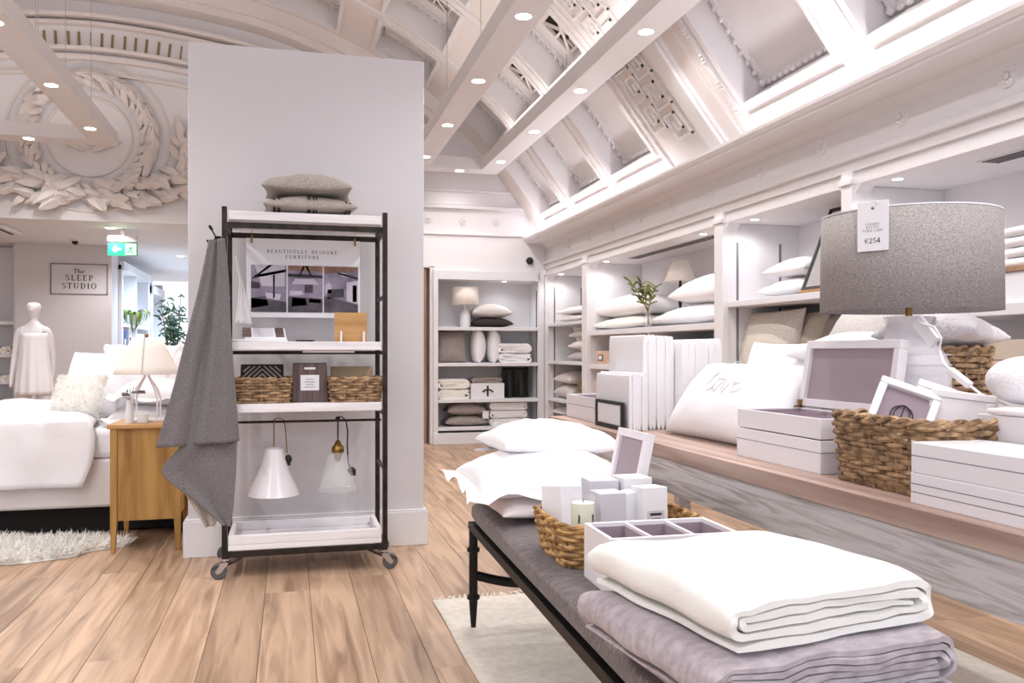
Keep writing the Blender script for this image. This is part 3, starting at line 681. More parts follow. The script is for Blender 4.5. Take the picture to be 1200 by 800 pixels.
# ---- plaster wreath on the lunette
cw = PY(105, 160, YB)
wre = thing('plaster_wreath', 'large white plaster wreath of leaves on the lunette wall', 'wreath', (cw.x, YB, cw.z))
def leafmesh(L, wd, th):
    mb = MB(); n = 5
    for j in range(n):
        f = j/(n-1); ww = wd*math.sin(PI*min(.97, f*.94+.06))**.8; cz = th*math.sin(PI*f)
        mb.v += [(-ww/2, f*L, -.0+.2*cz), (0, f*L, cz+.012), (ww/2, f*L, -.0+.2*cz)]
    for j in range(n-1):
        for k_ in range(2): a = 3*j+k_; mb.f.append((a, a+1, a+4, a+3))
    return mb
lmes = []
for q, (L, wd, th) in enumerate(((.22, .1, .05), (.26, .12, .06), (.18, .09, .05))):
    me = leafmesh(L, wd, th).mesh('leaf', 60); me.materials.append(PLASTER_OLD); lmes.append(me)
rl = random.Random(8)
def leaf_at(x, z, ang, lift, depth, s=1):
    # leaf lies in the wall plane (xz), pointing along ang, lifted away from the wall
    o = link('leaf', rl.choice(lmes), None, wre)
    d = Vector((math.cos(ang), -math.sin(lift), math.sin(ang))).normalized(); nrm = Vector((0, -1, 0)); nrm = (nrm-d*nrm.dot(d)).normalized(); r = d.cross(nrm)
    tw = rl.uniform(-.5, .5); r2 = r*math.cos(tw)+nrm*math.sin(tw); n2 = d.cross(r2)*-1
    n2 = r2.cross(d)
    M = Matrix((r2, d, n2)).transposed().to_4x4(); M.translation = Vector((x, -depth, z)); o.matrix_local = M @ Matrix.Scale(s, 4)
for k in range(34):
    a = 2*PI*k/34
    for row, (r0, da) in enumerate(((.56, .5), (.66, .1), (.75, -.35))):
        aa = a+rl.uniform(-.05, .05); leaf_at(r0*math.cos(aa), r0*math.sin(aa), aa+PI/2+da*(-1)**1, .35+.2*rl.random(), .03+.05*(row == 1), .95)
for k in range(34):
    f = k/33; x = -1.55+3.0*f; zz = -.64+.42*(abs(2*f-1))**2
    for row in range(4):
        leaf_at(x+rl.uniform(-.05, .05), zz+(-.12+.08*row)+rl.uniform(-.04, .04), (PI if f < .5 else 0)+rl.uniform(-.6, .6)+(.3 if f < .5 else -.3), .3+.35*rl.random(), .02+.04*rl.random(), 1.15)
for k in range(26):
    leaf_at(1.0+rl.uniform(-.05, .25), -.35+rl.uniform(-.2, .4), rl.uniform(.3, 2.6), .3, .03, 1.1); leaf_at(-1.1+rl.uniform(-.25, .1), -.3+rl.uniform(-.2, .3), rl.uniform(.3, 2.6), .3, .03, 1.1)
b = MB(); b.tube([(.66*math.cos(2*PI*k/48), -.01, .66*math.sin(2*PI*k/48)) for k in range(48)], .07, 8, True); obj('ring', b, PLASTER_OLD, wre)
b = MB(); b.tube([(.88*math.cos(2*PI*k/48), 0, .88*math.sin(2*PI*k/48)) for k in range(48)], .018, 6, True); b.tube([(.46*math.cos(2*PI*k/40), 0, .46*math.sin(2*PI*k/40)) for k in range(40)], .02, 6, True); obj('oval_moulding', b, PLASTER_OLD, wre)
b = MB()
for k in range(7): a = PI*.15+PI*.7*k/6; b.tube([(.05*math.cos(a), -.01, -.2+.05*math.sin(a)), (.2*math.cos(a), -.05, -.2+.2*math.sin(a)), (.38*math.cos(a), -.02, -.2+.38*math.sin(a))], [.01, .04, .03], 6)
obj('shell_relief', b, PLASTER_OLD, wre)
# ---- recessed shelving at the left of the sign wall
sh = thing('shelf_unit', 'recessed white shelving with small goods beside the mannequin', 'shelf unit', (-4.17, 13.55, 0))
b = MB(); b.box(-.42, -.38, -.1, .28, 0, 2.7); b.box(.38, .42, -.1, .28, 0, 2.7); b.box(-.42, .42, .27, .3, 0, 2.7); obj('carcass', b, NICHE, sh, bevel=.003)
zs = [.1, .42, .78, 1.16, 1.62]
for z in zs: b = MB(); b.box(-.38, .38, -.08, .27, z-.05, z); obj('shelf', b, NICHE, sh, bevel=.003)
rr = random.Random(3)
for zi, z in enumerate(zs[:4]):
    for q in range(4):
        where = ('first', 'second', 'third', 'last')[q]+' from the outer side on the '+('lowest', 'second', 'third', 'fourth')[zi]+' recessed shelf'
        if rr.random() < .5:
            t = fold_mesh(.15, .22, .02+.01*rr.random(), q, 6); tag(obj('folded_towel', t, rr.choice([COTTON, IVORY, LINENL]), None, (-4.17-.27+.18*q, 13.6, z)), 'pale folded towel, '+where, 'towel', 'towels on the recessed shelves')
        else:
            t = thing('lidded_box', 'pale lidded box, '+where, 'box', (-4.17-.27+.18*q, 13.6, z), (0,0,0), 'boxes on the recessed shelves')
            b = MB(); b.box(-.07, .07, -.1, .1, 0, .08); obj('body', b, CARD, t, bevel=.003); b = MB(); b.box(-.074, .074, -.104, .104, .08, .11); obj('lid', b, GREYCARD, t, bevel=.003)
# ---- bright room beyond: bookcase along its left side, plants, window light at the far end
bc = thing('bookcase', 'white bookcase with open bays in the bright room beyond', 'bookcase', (-2.5, 13.9, 0))
b = MB(); b.box(-.35, -.3, 0, 4.6, 0, 2.55)
for y in (0, 1.2, 2.5, 2.9, 4.2): b.box(-.3, .05, y, y+.12, 0, 2.5)
b.box(-.3, .08, 0, 2.62, 2.42, 2.55); b.box(-.3, .08, 2.9, 4.32, 2.25, 2.4); obj('carcass', b, NICHE, bc, bevel=.004)
for z, y0, y1 in ((1.62, .12, 2.5), (1.05, .12, 2.5), (.5, .12, 2.5), (1.2, 3.0, 4.2), (.6, 3.0, 4.2)): b = MB(); b.box(-.3, .04, y0, y1, z-.05, z); obj('shelf', b, NICHE, bc)
def bookbox(y, z, w, h, m, nm, lab, cat, g=None):
    t = thing(nm, lab, cat, (-2.6, 13.9+y, z), (0,0,0), g); b = MB(); b.box(-.12, .12, 0, w, 0, h); obj('body', b, m, t, bevel=.004)
    b = MB(); b.box(.12, .124, w*.3, w*.7, h*.45, h*.7); obj('label_plate', b, INK if m is CARD else CARD, t)
bookbox(.3, 1.05, .25, .48, BLUE, 'file_box', 'blue upright file box in the bookcase of the bright room', 'box')
bookbox(.75, 1.05, .3, .52, CARD, 'file_box', 'tall white upright file box beside the blue one', 'box')
for q in range(2): bookbox(1.45+.42*q, 1.25, .34, .24, CARD, 'storage_box', ('small white storage box with dark label next to the file boxes', 'small white storage box with dark label at the bay end')[q], 'box', 'storage boxes in the bookcase')
b = MB(); b.box(-.3, .04, 1.35, 2.5, 1.2, 1.25); obj('shelf', b, NICHE, bc)
def plant_leaf(L, wd, bend, n=7):
    mb = MB()
    for j in range(n):
        f = j/(n-1); ww = wd*(math.sin(PI*(f*.9+.08)))**.7; x = L*f*math.cos(bend*f); z = L*f*math.sin(1.1-bend*f*1.2)*.8
        mb.v += [(x, -ww/2, z), (x, 0, z-.006), (x, ww/2, z)]
    for j in range(n-1):
        for k_ in range(2): a = 3*j+k_; mb.f.append((a, a+1, a+4, a+3))
    return mb
pp = PX(158, 352, -2.42); t = thing('potted_fern', 'green fern in a white pot on the bookcase', 'plant', (-2.45, pp.y, 1.62))
b = MB(); b.lathe([(.09, 0), (.12, .16), (.11, .16), (.1, .1)], 20); obj('pot', b, CERAMIC, t)
for k in range(22): obj('leaf', plant_leaf(.38+.2*rr.random(), .06, .9+.6*rr.random()), FERN, t, (0, 0, .14), (0, 0, k*2.4+rr.random()*.5), label=None)
c = PY(203, 400, 15.6); t = thing('potted_olive_tree', 'dark leaved potted tree in the bright room beyond', 'plant', (c.x, 15.6, 0))
b = MB(); b.lathe([(.14, 0), (.2, .4), (.18, .4), (.17, .3)], 20); obj('pot', b, CERAMIC, t)
tr = MB(); lf = MB(); rt_ = random.Random(5)
for k in range(9):
    a = rt_.uniform(0, 6.28); top = Vector((.32*math.cos(a)*rt_.random(), .3*math.sin(a), 1.5+.7*rt_.random())); tr.tube([(0, 0, .3), (.02, 0, .9), (top.x*.5, top.y*.5, 1.25), top], [.018, .015, .01, .004], 5)
    for q in range(28):
        f = rt_.uniform(.3, 1); p_ = Vector((top.x*f, top.y*f, 1.1+(top.z-1.1)*f))+Vector((rt_.uniform(-.12, .12), rt_.uniform(-.12, .12), rt_.uniform(-.12, .12)))
        lf.join(leafmesh(.11, .035, .005), E(rt_.uniform(-1, 1), rt_.uniform(-1, 1), rt_.uniform(0, 6.28), p_))
obj('trunk', tr, STEM, t); obj('foliage', lf, LEAFD, t)
downlight(-1.7, 14.6, CZ, 'round downlight beside the fern in the bright room', 'downlights in the bright room', 190, 1, (.66, .83, 1)); downlight(-1.7, 16.6, CZ, 'round downlight beyond the tree in the bright room', 'downlights in the bright room', 190, 1, (.66, .83, 1))
# doorway room behind the end wall: closed so no void shows
b = MB(); b.box(-1.0, 1.84, YB+1.6, YB+1.7, 0, 2.6); b.box(-1, 1.84, YB+.3, YB+1.7, 2.4, 2.5); struct('wall_passage', b, PAINT, label='pale passage wall seen through the doorway')
# ================================================================ ROLLING RACK
RX0, RX1, RYF, RYB, RZ = -.335, .506, 4.73, 5.15, 1.94
RC = Vector(((RX0+RX1)/2, (RYF+RYB)/2, 0)); hw, hd = (RX1-RX0)/2, (RYB-RYF)/2
rack = thing('rolling_rack', 'black steel rolling rack with white wooden shelves before the partition', 'rack', RC)
pw = .026
for x in (-hw, hw):
    for y in (-hd, hd):
        b = MB(); b.box(x-pw/2, x+pw/2, y-pw/2, y+pw/2, .105, RZ+(.02 if y < 0 else -.02)); obj('post', b, STEEL, rack, bevel=.002)
def rail(a, bq, w=.02, h=.03): b = MB(); b.bar(a, bq, w, h); obj('rail', b, STEEL, rack, bevel=.002)
for z in (RZ-.075, .125):
    for y in (-hd, hd): rail((-hw, y, z), (hw, y, z))
    for x in (-hw, hw): rail((x, -hd, z), (x, hd, z))
for z in (1.19, .86):
    for y in (-hd, hd):
        if y > 0 : rail((-hw, y, z), (hw, y, z), .014, .02)
for x in (-hw, hw):
    for z in (1.5, .55, 1.19, .855): rail((x, -hd, z), (x, hd, z), .014, .022)
for x, sg in ((-hw, 1), (hw, -1)):
    for y in (-hd, hd):
        b = MB(); b.bar((x+sg*.01, y, .02+.0), (x+sg*.01, y, .03), .001, .001) if False else b.tube([(x+sg*.012, y, .075), (x+sg*.05, y, .09), (x+sg*.1, y, .118)], .008, 6); obj('corner_brace', b, STEEL, rack)
for z, th in ((RZ, .048), (1.25, .046), (.918, .046)):
    b = MB(); e = .0
    b.box(-hw+.018, hw-.018, -hd-.008, hd-.03, z-th, z); obj('shelf', b, WHITEWOOD, rack, bevel=.004)
b = MB(); b.box(-hw+.018, hw-.018, -hd-.008, hd-.02, .145, .175)
for (x0, x1, y0, y1) in ((-hw+.018, hw-.018, -hd-.008, -hd+.02), (-hw+.018, hw-.018, hd-.045, hd-.02), (-hw+.018, -hw+.045, -hd+.02, hd-.045), (hw-.045, hw-.018, -hd+.02, hd-.045)): b.box(x0, x1, y0, y1, .175, .225)
obj('tray_shelf', b, WHITEWOOD, rack, bevel=.004)
b = MB(); b.box(-.02, .26, -hd+.05, -hd+.12, 1.19, 1.203); obj('shelf_light', b, LACQUER, rack, bevel=.003)
BZ, BY = .805, .0
b = MB(); b.tube([(-hw, BY, BZ), (hw, BY, BZ)], .007, 8); obj('hanging_bar', b, STEEL, rack)
for x, y, fx in ((-hw, -hd, -1), (hw, -hd, 1), (-hw, hd, -1), (hw, hd, 1)):
    cst = MB(); cst.box(x-.024, x+.024, y-.024, y+.024, .1, .108); cst.lathe([(.012, .08), (.018, .1)], 10, (x, y, 0))
    for s in (-1, 1): cst.prism([(-.024, .088), (.018, .088), (.046, .04), (.032, .028), (.014, .038)], .003, Matrix(((fx, 0, 0, x), (0, 0, 1, y+s*.019), (0, 1, 0, 0), (0, 0, 0, 1))))
    ch = obj('caster', cst, CHROME, rack)
    wm = MB(); wm.lathe([(.014, -.014), (.036, -.014), (.042, -.009), (.042, .009), (.036, .014), (.014, .014)], 20); wm.xf(E(PI/2, 0, 0, (x+fx*.028, y, .042))); obj('wheel', wm, RUBBER, ch)
    if y < 0: bk = MB(); bk.bar((x+fx*.02, y, .075), (x+fx*.065, y, .055), .03, .006); obj('brake_lever', bk, BLACK, ch)
# hooks on the rack's side
hk = MB()
for q in range(3):
    y0 = -hd-.0+.05*q; hk.tube([(-hw-.017, y0, 1.80), (-hw-.045, y0, 1.80), (-hw-.058, y0, 1.825), (-hw-.072, y0, 1.85)], .004, 6); hk.tube([(-hw-.045, y0, 1.80), (-hw-.052, y0, 1.765), (-hw-.075, y0, 1.755), (-hw-.083, y0, 1.775)], .004, 6)
    hk.ball((-hw-.072, y0, 1.852), .008); hk.ball((-hw-.083, y0, 1.777), .007)
obj('coat_hook', hk, STEEL, rack)
# ---- cushions on top
c = tag(obj('cushion', pillow(.50, .42, .115, 0, 1), LINEN, None, (RC.x+.015, RC.y-.03, RZ), (0, 0, .04)), 'striped linen cushion lying on the rack top under the plain one', 'cushion', 'cushions on the rack')
b = pillow(.50, .42, .115, 0, 1); st = [];  st = MB()
for (x0, wd) in ((-.19, .012), (-.165, .012), (-.01, .016), (.015, .008), (.03, .008), (.19, .012), (.21, .012)):
    # stripe ribbons follow the cushion's surface
    def hgt(x, y, top=True):
        u, v = min(.999, abs(x)/.25), min(.999, abs(y)/.21); g = ((1-u*u)*(1-v*v))**.42
        return .115*.325+.115*(.675 if top else -.325)*g+.003*(1 if top else -1)
    st.grid(lambda a, t_: Vector((x0+wd*(a-.5), -.196+.392*t_, hgt(x0, -.196+.392*t_))), 2, 18)
    st.grid(lambda a, t_: Vector((x0+wd*(a-.5), -.196+.1*t_, hgt(x0, -.196+.1*t_, False))), 2, 8)
obj('stripe', st, DARKFAB, c, smooth=60)
tag(obj('cushion', pillow(.48, .42, .13, 0, 5, wr=.012, flat=.5), LINEN, None, (RC.x+.01, RC.y-.03, RZ+.108), (0, 0, -.03)), 'plain taupe linen cushion lying on the striped one', 'cushion', 'cushions on the rack')
# ---- poster board
c = PY(356.5, 326, 5.10); kk = PY(356.5, 326, 5.10).y/5.10*4.99/1000
pw_, ph_ = .645, .455
t = thing('poster_board', 'white furniture poster board with three interior photos hanging in the rack', 'poster', (c.x, 5.13, c.z-ph_/2))
b = MB(); b.box(-pw_/2, pw_/2, -.006, .006, 0, ph_); obj('board', b, CARD, t, bevel=.002)
textobj('BEAUTIFULLY BESPOKE', .019, t, (-.01, -.0075, ph_-.082), sp=.42); textobj('FURNITURE', .019, t, (-.01, -.0075, ph_-.112), sp=.42)
for x in (-pw_/2+.03, pw_/2-.03):
    b = MB(); b.box(x-.005, x+.005, -.012, .008, ph_-.03, ph_+.012); b.tube([(x, 0, ph_+.01), (x, 0, ph_+.045), (x, .02, ph_+.055)], .002, 5); obj('clip', b, BRASS, t)
P1 = mat('photo_dark', (44,36,44), .5, col2=(96,84,96), scale=9, detail=5); P2 = mat('photo_mauve', (112,100,124), .5, col2=(168,156,176), scale=6, detail=4)
P3 = mat('photo_pale', (196,188,200), .5); P4 = mat('photo_brown', (110,76,60), .5, col2=(150,110,90), scale=12); P5 = mat('photo_black', (26,22,28), .5)
W3 = .197; H3 = .272
def photo(x0, name, shapes):
    b = MB(); b.box(x0, x0+W3, -.0085, -.006, .03, .03+H3); o = obj('photo_print', b, P2, t)
    for (m_, poly) in shapes:
        q = MB(); q.add([Vector((x0+p_[0]*W3, -.0095, .03+p_[1]*H3)) for p_ in poly], [tuple(range(len(poly)))]); obj('print_shape', q, m_, o, smooth=0)
photo(-.297, 'a', [(P1, [(0,0),(1,0),(1,.22),(0,.3)]), (P3, [(.3,.55),(.95,.55),(.95,1),(.1,1)]), (P5, [(0,.7),(.06,.7),(.62,1),(.5,1)]), (P5, [(.1,.72),(1,.86),(1,.92),(.1,.78)]), (P5, [(.62,.3),(.67,.3),(.67,.8),(.62,.8)]), (P1, [(0,.3),(.42,.34),(.5,.14),(.0,.08)]), (P3, [(.4,.42),(.85,.38),(.8,.26),(.42,.3)]), (P1, [(0,.5),(.25,.5),(.25,.62),(0,.66)])])
photo(-.092, 'b', [(P1, [(0,0),(1,0),(1,.3),(0,.34)]), (P4, [(0,.9),(1,.88),(1,1),(0,1)]), (P5, [(0,.76),(1,.74),(1,.8),(0,.83)]), (P5, [(.3,.78),(.36,.78),(.5,1),(.44,1)]), (P5, [(.64,.78),(.7,.78),(.56,1),(.5,1)]), (P3, [(.1,.6),(.9,.6),(.75,.72),(.2,.72)]), (P1, [(.48,.42),(.72,.42),(.72,.6),(.48,.6)]), (P3, [(.05,.36),(.45,.38),(.4,.46),(.05,.46)]), (P3, [(.6,.22),(.95,.2),(.95,.28),(.62,.3)]), (P5, [(.1,.12),(.55,.16),(.5,.3),(.12,.32)])])
photo(.113, 'c', [(P1, [(0,0),(1,0),(1,.18),(0,.36)]), (P4, [(0,.84),(1,.92),(1,1),(0,1)]), (P5, [(.4,.84),(1,.72),(1,.77),(.4,.88)]), (P3, [(.5,.8),(.7,.76),(.72,.83),(.5,.88)]), (P3, [(.66,.26),(1,.2),(1,.7),(.66,.66)]), (P5, [(.84,.24),(.96,.24),(.96,.6),(.84,.6)]), (P1, [(.1,.3),(.58,.34),(.58,.52),(.1,.5)]), (P3, [(.04,.42),(.22,.42),(.22,.6),(.13,.66),(.04,.6)])])
# ---- second shelf: open sample book, oak sample on pegs, pen
S2 = 1.25
t = thing('sample_book', 'open white sample book on the rack shelf under the poster', 'book', (RC.x-.235, RC.y-.10, S2), (0, 0, .06))
b = MB(); b.box(-.17, .13, -.11, .1, 0, .012); obj('cover', b, CARD, t, bevel=.003)
b = MB(); b.box(-.09, .125, -.1, .1, .012, .03, E(.3, 0, 0, (0, 0, .02))); obj('pages', b, CARD, t, bevel=.004)
for x in (-.10, .07):
    for q in range(4): b = MB(); b.box(x-.0, x+.045, -.085+.047*q, -.05+.047*q, .03, .033, E(.3, 0, 0, (0, 0, .02))); obj('wood_swatch', b, DARKVENEER, t)
b = MB(); b.box(-.045, .06, -.08, .085, .03, .0325, E(.3, 0, 0, (0, 0, .02))); obj('page_print', b, GREYCARD, t)
t = thing('wood_sample', 'square oak sample board standing behind two white pegs', 'wood sample', (.33, 4.86, S2))
b = MB(); b.box(-.09, .09, 0, .02, 0, .165); obj('board', b, OAKTOP, t, bevel=.002)
for x in (-.055, .07): b = MB(); b.tube([(x, -.02, 0), (x, -.02, .06)], .006, 8); obj('peg', b, LACQUER, t)
t = MB(); t.tube([(0, 0, .006), (.09, .03, .006)], .005, 8); t.tube([(.02, -.02, .006), (.1, -.03, .006)], .004, 8)
tag(obj('pen', t, BLACK, None, (.03, 4.85, S2)), 'small black pens lying beside the sample book', 'pen')
# ---- third shelf: baskets with rug samples, veneer case
S3 = .918
basket('wicker_basket', 'flat wicker basket on the rack holding the dark chevron sample', (-.145, 4.875, S3), 0, .30, .25, .125, .92, 8, .0075, 16, WICKER, r=.03, split=True)
basket('wicker_basket', 'flat wicker basket on the rack holding the beige herringbone sample', (.352, 4.875, S3), 0, .29, .25, .125, .92, 8, .0075, 16, WICKER, r=.03, split=True)
CHEV = mat('chevron_brown', (58,44,40), .9, col2=(140,116,100), scale=75, stretch=(1,0,1), kind='wave', lo=.45, hi=.55, dist=0); HERR = mat('herringbone_beige', (146,124,96), .95, col2=(186,166,138), scale=80, stretch=(1,.3,1), kind='wave', lo=.4, hi=.6)
def sample(name, lab, w, h_, m1, m2, loc, chev):
    t = thing(name, lab, 'rug sample', loc, (math.radians(-22), 0, 0)); b = MB(); b.box(-w/2, w/2, -.012, .012, 0, h_); obj('pile', b, m1, t, bevel=.006)
    if chev:
        z = MB()
        for q in range(7):
            r0 = .02+q*.028
            for sx_ in (-1, 1):
                for sz in (-1, 1):
                    a, e = (0, r0), (r0, 0)
                    pa = [(a[0]*sx_, h_*.6+a[1]*sz), (e[0]*sx_, h_*.6+e[1]*sz)]
                    # clip to the sample's face
                    n_ = 8; pts = [(pa[0][0]+(pa[1][0]-pa[0][0])*i/n_, pa[0][1]+(pa[1][1]-pa[0][1])*i/n_) for i in range(n_+1)]; pts = [p_ for p_ in pts if abs(p_[0]) < w/2-.006 and .006 < p_[1] < h_-.006]
                    if len(pts) > 1: z.bar((pts[0][0], -.013, pts[0][1]), (pts[-1][0], -.013, pts[-1][1]), .004, .008)
        obj('pattern', z, m2, t)
    return t
sample('rug_sample', 'dark brown diamond patterned rug sample standing in a basket', .23, .2, DARKFAB, LINEN, (-.15, 4.885, S3+.02), True)
sample('rug_sample', 'beige herringbone rug sample standing in a basket', .235, .185, HERR, None, (.34, 4.885, S3+.02), False)
t = thing('veneer_case', 'dark veneered sample case with handle slot between the baskets', 'case', (.105, 4.88, S3))
b = MB(); b.prism([(-.1, 0), (.1, 0), (.09, .215), (-.09, .215)], .12, Matrix(((1,0,0,0),(0,0,1,-.06),(0,1,0,0),(0,0,0,1)))); obj('body', b, DARKVENEER, t, bevel=.004)
b = MB(); b.box(-.03, .03, -.063, -.058, .18, .192); obj('handle_slot', b, CARD, t); b = MB(); b.box(-.05, .05, -.064, -.058, .065, .15); lbl = obj('label_card', b, CARD, t)
for q in range(4): b = MB(); b.box(-.02-.008*(q % 2), .02+.008*(q % 2), -.0655, -.064, .125-.014*q, .128-.014*q); obj('print_line', b, INKG, lbl)
# ---- hanging lamps on the bar
def cordpts(x, z0, z1, off): return [(x, 0, z0), (x, 0, z1)]
BZ0 = BZ; BYW = RC.y
t = thing('pendant_lamp', 'white cone pendant shade hanging from the rack bar', 'pendant lamp', (PY(321, 550, BYW).x, BYW, 0))
b = MB(); b.lathe([(.030, .665), (.05, .655), (.062, .60), (.085, .53), (.125, .44), (.142, .40), (.138, .40), (.12, .44), (.08, .53), (.056, .60), (.045, .648), (.0, .655)], 36); obj('shade', b, CERAMIC, t)
b = MB(); b.tube([(0, 0, .665), (0, 0, .78), (0, -.004, BZ+.012), (0.02, 0, BZ+.02), (.05, 0, BZ+.012), (.062, 0, .77), (.066, 0, .7), (.07, 0, .63)], .0035, 6); b.tube([(.01, -.01, BZ+.014), (.01, .01, BZ+.014)], .004, 6); obj('cord', b, TAN, t)
b = MB(); b.ball((.078, 0, .595), .02, .02, .024); b.box(.066, .09, -.012, .012, .56, .575); obj('plug', b, BLACK, t)
t = thing('pendant_lamp', 'clear glass pendant shade with brass cap hanging from the rack bar', 'pendant lamp', (PY(396, 550, BYW).x, BYW, 0))
b = MB(); b.lathe([(.04, .625), (.06, .60), (.085, .50), (.11, .41)], 36, cap=False); obj('shade', b, GLASS, t, solid=.004)
b = MB(); b.lathe([(.0, .70), (.012, .69), (.02, .67), (.034, .655), (.036, .635), (.03, .62), (.02, .61), (.018, .58), (0, .57)], 20); obj('cap', b, BRASS, t)
b = MB(); b.tube([(0, 0, .70), (0, 0, .78), (0, -.004, BZ+.014), (.02, 0, BZ+.022), (.045, 0, BZ), (.055, 0, .74), (.052, 0, .66), (.058, 0, .56), (.07, 0, .53)], .0045, 6); b.ball((0, 0, BZ+.01), .014); obj('cord', b, BLACK, t)
b = MB(); b.ball((.075, 0, .52), .022, .018, .02); b.box(.07, .1, -.012, .012, .49, .525); obj('plug', b, BLACK, t)
b = MB(); b.ball((0, 0, .545), .022, .022, .034); obj('bulb', b, GLASS, t)
# ---- throw hanging from the side hook
YT = RYF-.03
th = thing('throw_blanket', 'grey wool throw hanging in folds from the hook on the rack side', 'throw', (PY(250, 270, YT).x, YT, .18))
def edge(pts): return [PY(u, v, YT) for u, v in pts]
def cloth(Lp, Rp, folds, amp, yoff, seed, nu=30, nv=44):
    Lp, Rp = edge(Lp), edge(Rp)
    def at(P, t_):
        q = t_*(len(P)-1); i = min(len(P)-2, int(q)); f = q-i
        p0, p1, p2, p3 = P[max(0, i-1)], P[i], P[i+1], P[min(len(P)-1, i+2)]
        return .5*((2*p1)+(p2-p0)*f+(2*p0-5*p1+4*p2-p3)*f*f+(3*p1-p0-3*p2+p3)*f**3)
    mb = MB()
    def fn(s_, t_):
        a, e = at(Lp, t_), at(Rp, t_); p_ = a.lerp(e, s_); w_ = (e-a).length
        p_.y += yoff-amp*(.4+.6*t_)*(math.sin(s_*folds*PI+seed)*(1-.4*t_)+.35*math.sin(s_*folds*2.3*PI+seed*2+t_*2))+.01*nz(s_*3, t_*4, seed)
        return p_-th.location
    mb.grid(fn, nu, nv); return mb
obj('front_layer', cloth([(246,282),(238,320),(228,362),(216,408),(202,462),(184,524)], [(263,280),(268,330),(270,380),(273,420),(277,470),(281,516)], 3.0, .035, -.03, .4), WOOL, th, solid=.007, smooth=70)
obj('lower_fold', cloth([(236,420),(226,470),(212,520),(190,552),(222,582),(262,615)], [(272,420),(275,460),(278,500),(277,545),(274,590),(270,616)], 2.0, .02, .0, 1.7), WOOL, th, solid=.007, smooth=70)
obj('inner_layer', cloth([(240,420),(228,470),(216,520),(203,556),(222,590),(240,620)], [(268,420),(270,460),(270,500),(268,545),(264,585),(250,618)], 1.6, .02, .05, 2.6), WOOLB, th, solid=.007, smooth=70, label='beige reverse side of the throw')
b = MB(); b.tube([PY(258, 280, YT+.05)-th.location, PY(259, 300, YT+.05)-th.location, PY(258, 345, YT+.06)-th.location, PY(262, 420, YT+.06)-th.location], [.006, .016, .018, .02], 8); obj('gathered_corner', b, TAN, th)
# white net swatch hanging inside the rack
t = MB(); A = [PY(276, 300, 5.02), PY(281, 330, 5.02), PY(278, 360, 5.0), PY(276, 378, 4.98)]; Bq = [PY(278, 300, 5.05), PY(284, 330, 5.06), PY(291, 358, 5.06), PY(296, 380, 5.05)]
o0 = A[3].copy()
t.grid(lambda s_, t_: (A[min(3, int(t_*3))].lerp(A[min(3, int(t_*3)+1)], t_*3-int(t_*3))).lerp(Bq[min(3, int(t_*3))].lerp(Bq[min(3, int(t_*3)+1)], t_*3-int(t_*3)), s_)+Vector((0, .008*math.sin(s_*12), 0))-o0, 14, 13)
tag(obj('fabric_swatch', t, COTTON, None, o0, solid=.004, smooth=70), 'white fabric swatch hanging inside the rack beside the poster', 'fabric')
# ================================================================ BED CORNER
NX0, NX1, NY0, NY1, NZ = -1.03, -.64, 5.48, 5.93, .765
nc = Vector(((NX0+NX1)/2, (NY0+NY1)/2, 0)); a, bq = (NX1-NX0)/2, (NY1-NY0)/2
ns = thing('nightstand', 'oak nightstand with tapered legs beside the partition wall', 'nightstand', nc)
b = MB(); b.box(-a-.015, a+.015, -bq-.015, bq+.015, NZ-.028, NZ); obj('top', b, OAKTOP, ns, bevel=.006)
b = MB(); b.box(-a+.02, a-.02, -bq+.012, bq-.012, .19, NZ-.028); obj('cabinet_panel', b, OAK, ns)
for x in (-1, 1):
    for y in (-1, 1):
        b = MB(); cx, cy = x*(a-.018), y*(bq-.018); w = .019
        b.box(cx-w, cx+w, cy-w, cy+w, .18, NZ-.028)
        b.add([(cx-w, cy-w, .18), (cx+w, cy-w, .18), (cx+w, cy+w, .18), (cx-w, cy+w, .18)]+[(cx+x*.004+i*.011, cy+y*.004+j*.011, 0) for i, j in ((-1,-1),(1,-1),(1,1),(-1,1))], [(0,1,5,4),(1,2,6,5),(2,3,7,6),(3,0,4,7),(4,5,6,7)])
        obj('leg', b, OAK, ns, bevel=.002)
# lamp on the nightstand
lp = PY(172, 437, 5.70); t = thing('table_lamp', 'table lamp with cream cone shade on the oak nightstand', 'table lamp', (lp.x, 5.70, NZ))
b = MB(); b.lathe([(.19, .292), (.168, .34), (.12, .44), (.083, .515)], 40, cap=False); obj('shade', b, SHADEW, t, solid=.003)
b = MB(); b.box(-.0035, .0035, -.0, .0, .3, .51) if False else b.tube([(0, -.1905, .293), (0, -.121, .44), (0, -.084, .515)], .005, 6); obj('shade_seam', b, LINENL, t)
for s in range(4):
    an = PI/4+s*PI/2; b = MB(); b.tube([(r_*math.cos(an), r_*math.sin(an), z) for r_, z in ((.01, .3), (.02, .27), (.075, .2), (.1, .14), (.098, .02), (.09, .012))], .006, 8); obj('base_rod', b, LACQUER, t)
b = MB(); b.lathe([(.105, 0), (.105, .012), (.1, .016)], 28); obj('base', b, LACQUER, t, bevel=.002)
b = MB(); b.tube([(0, 0, .29), (0, 0, .5)], .008, 8); b.ball((0, 0, .53), .012); b.bar((-.08, 0, .512), (.08, 0, .512), .006, .004); obj('lamp_stem', b, BRASS, t)
v = PY(151, 490, 5.56); t = thing('sprig_vase', 'small white vase with grey leaved sprig beside the cream lamp', 'vase', (v.x, 5.56, NZ))
b = MB(); b.lathe([(.022, 0), (.025, .05), (.016, .1), (.013, .13), (.016, .14)], 18); obj('vase', b, CERAMIC, t)
lf = MB(); rr = random.Random(2)
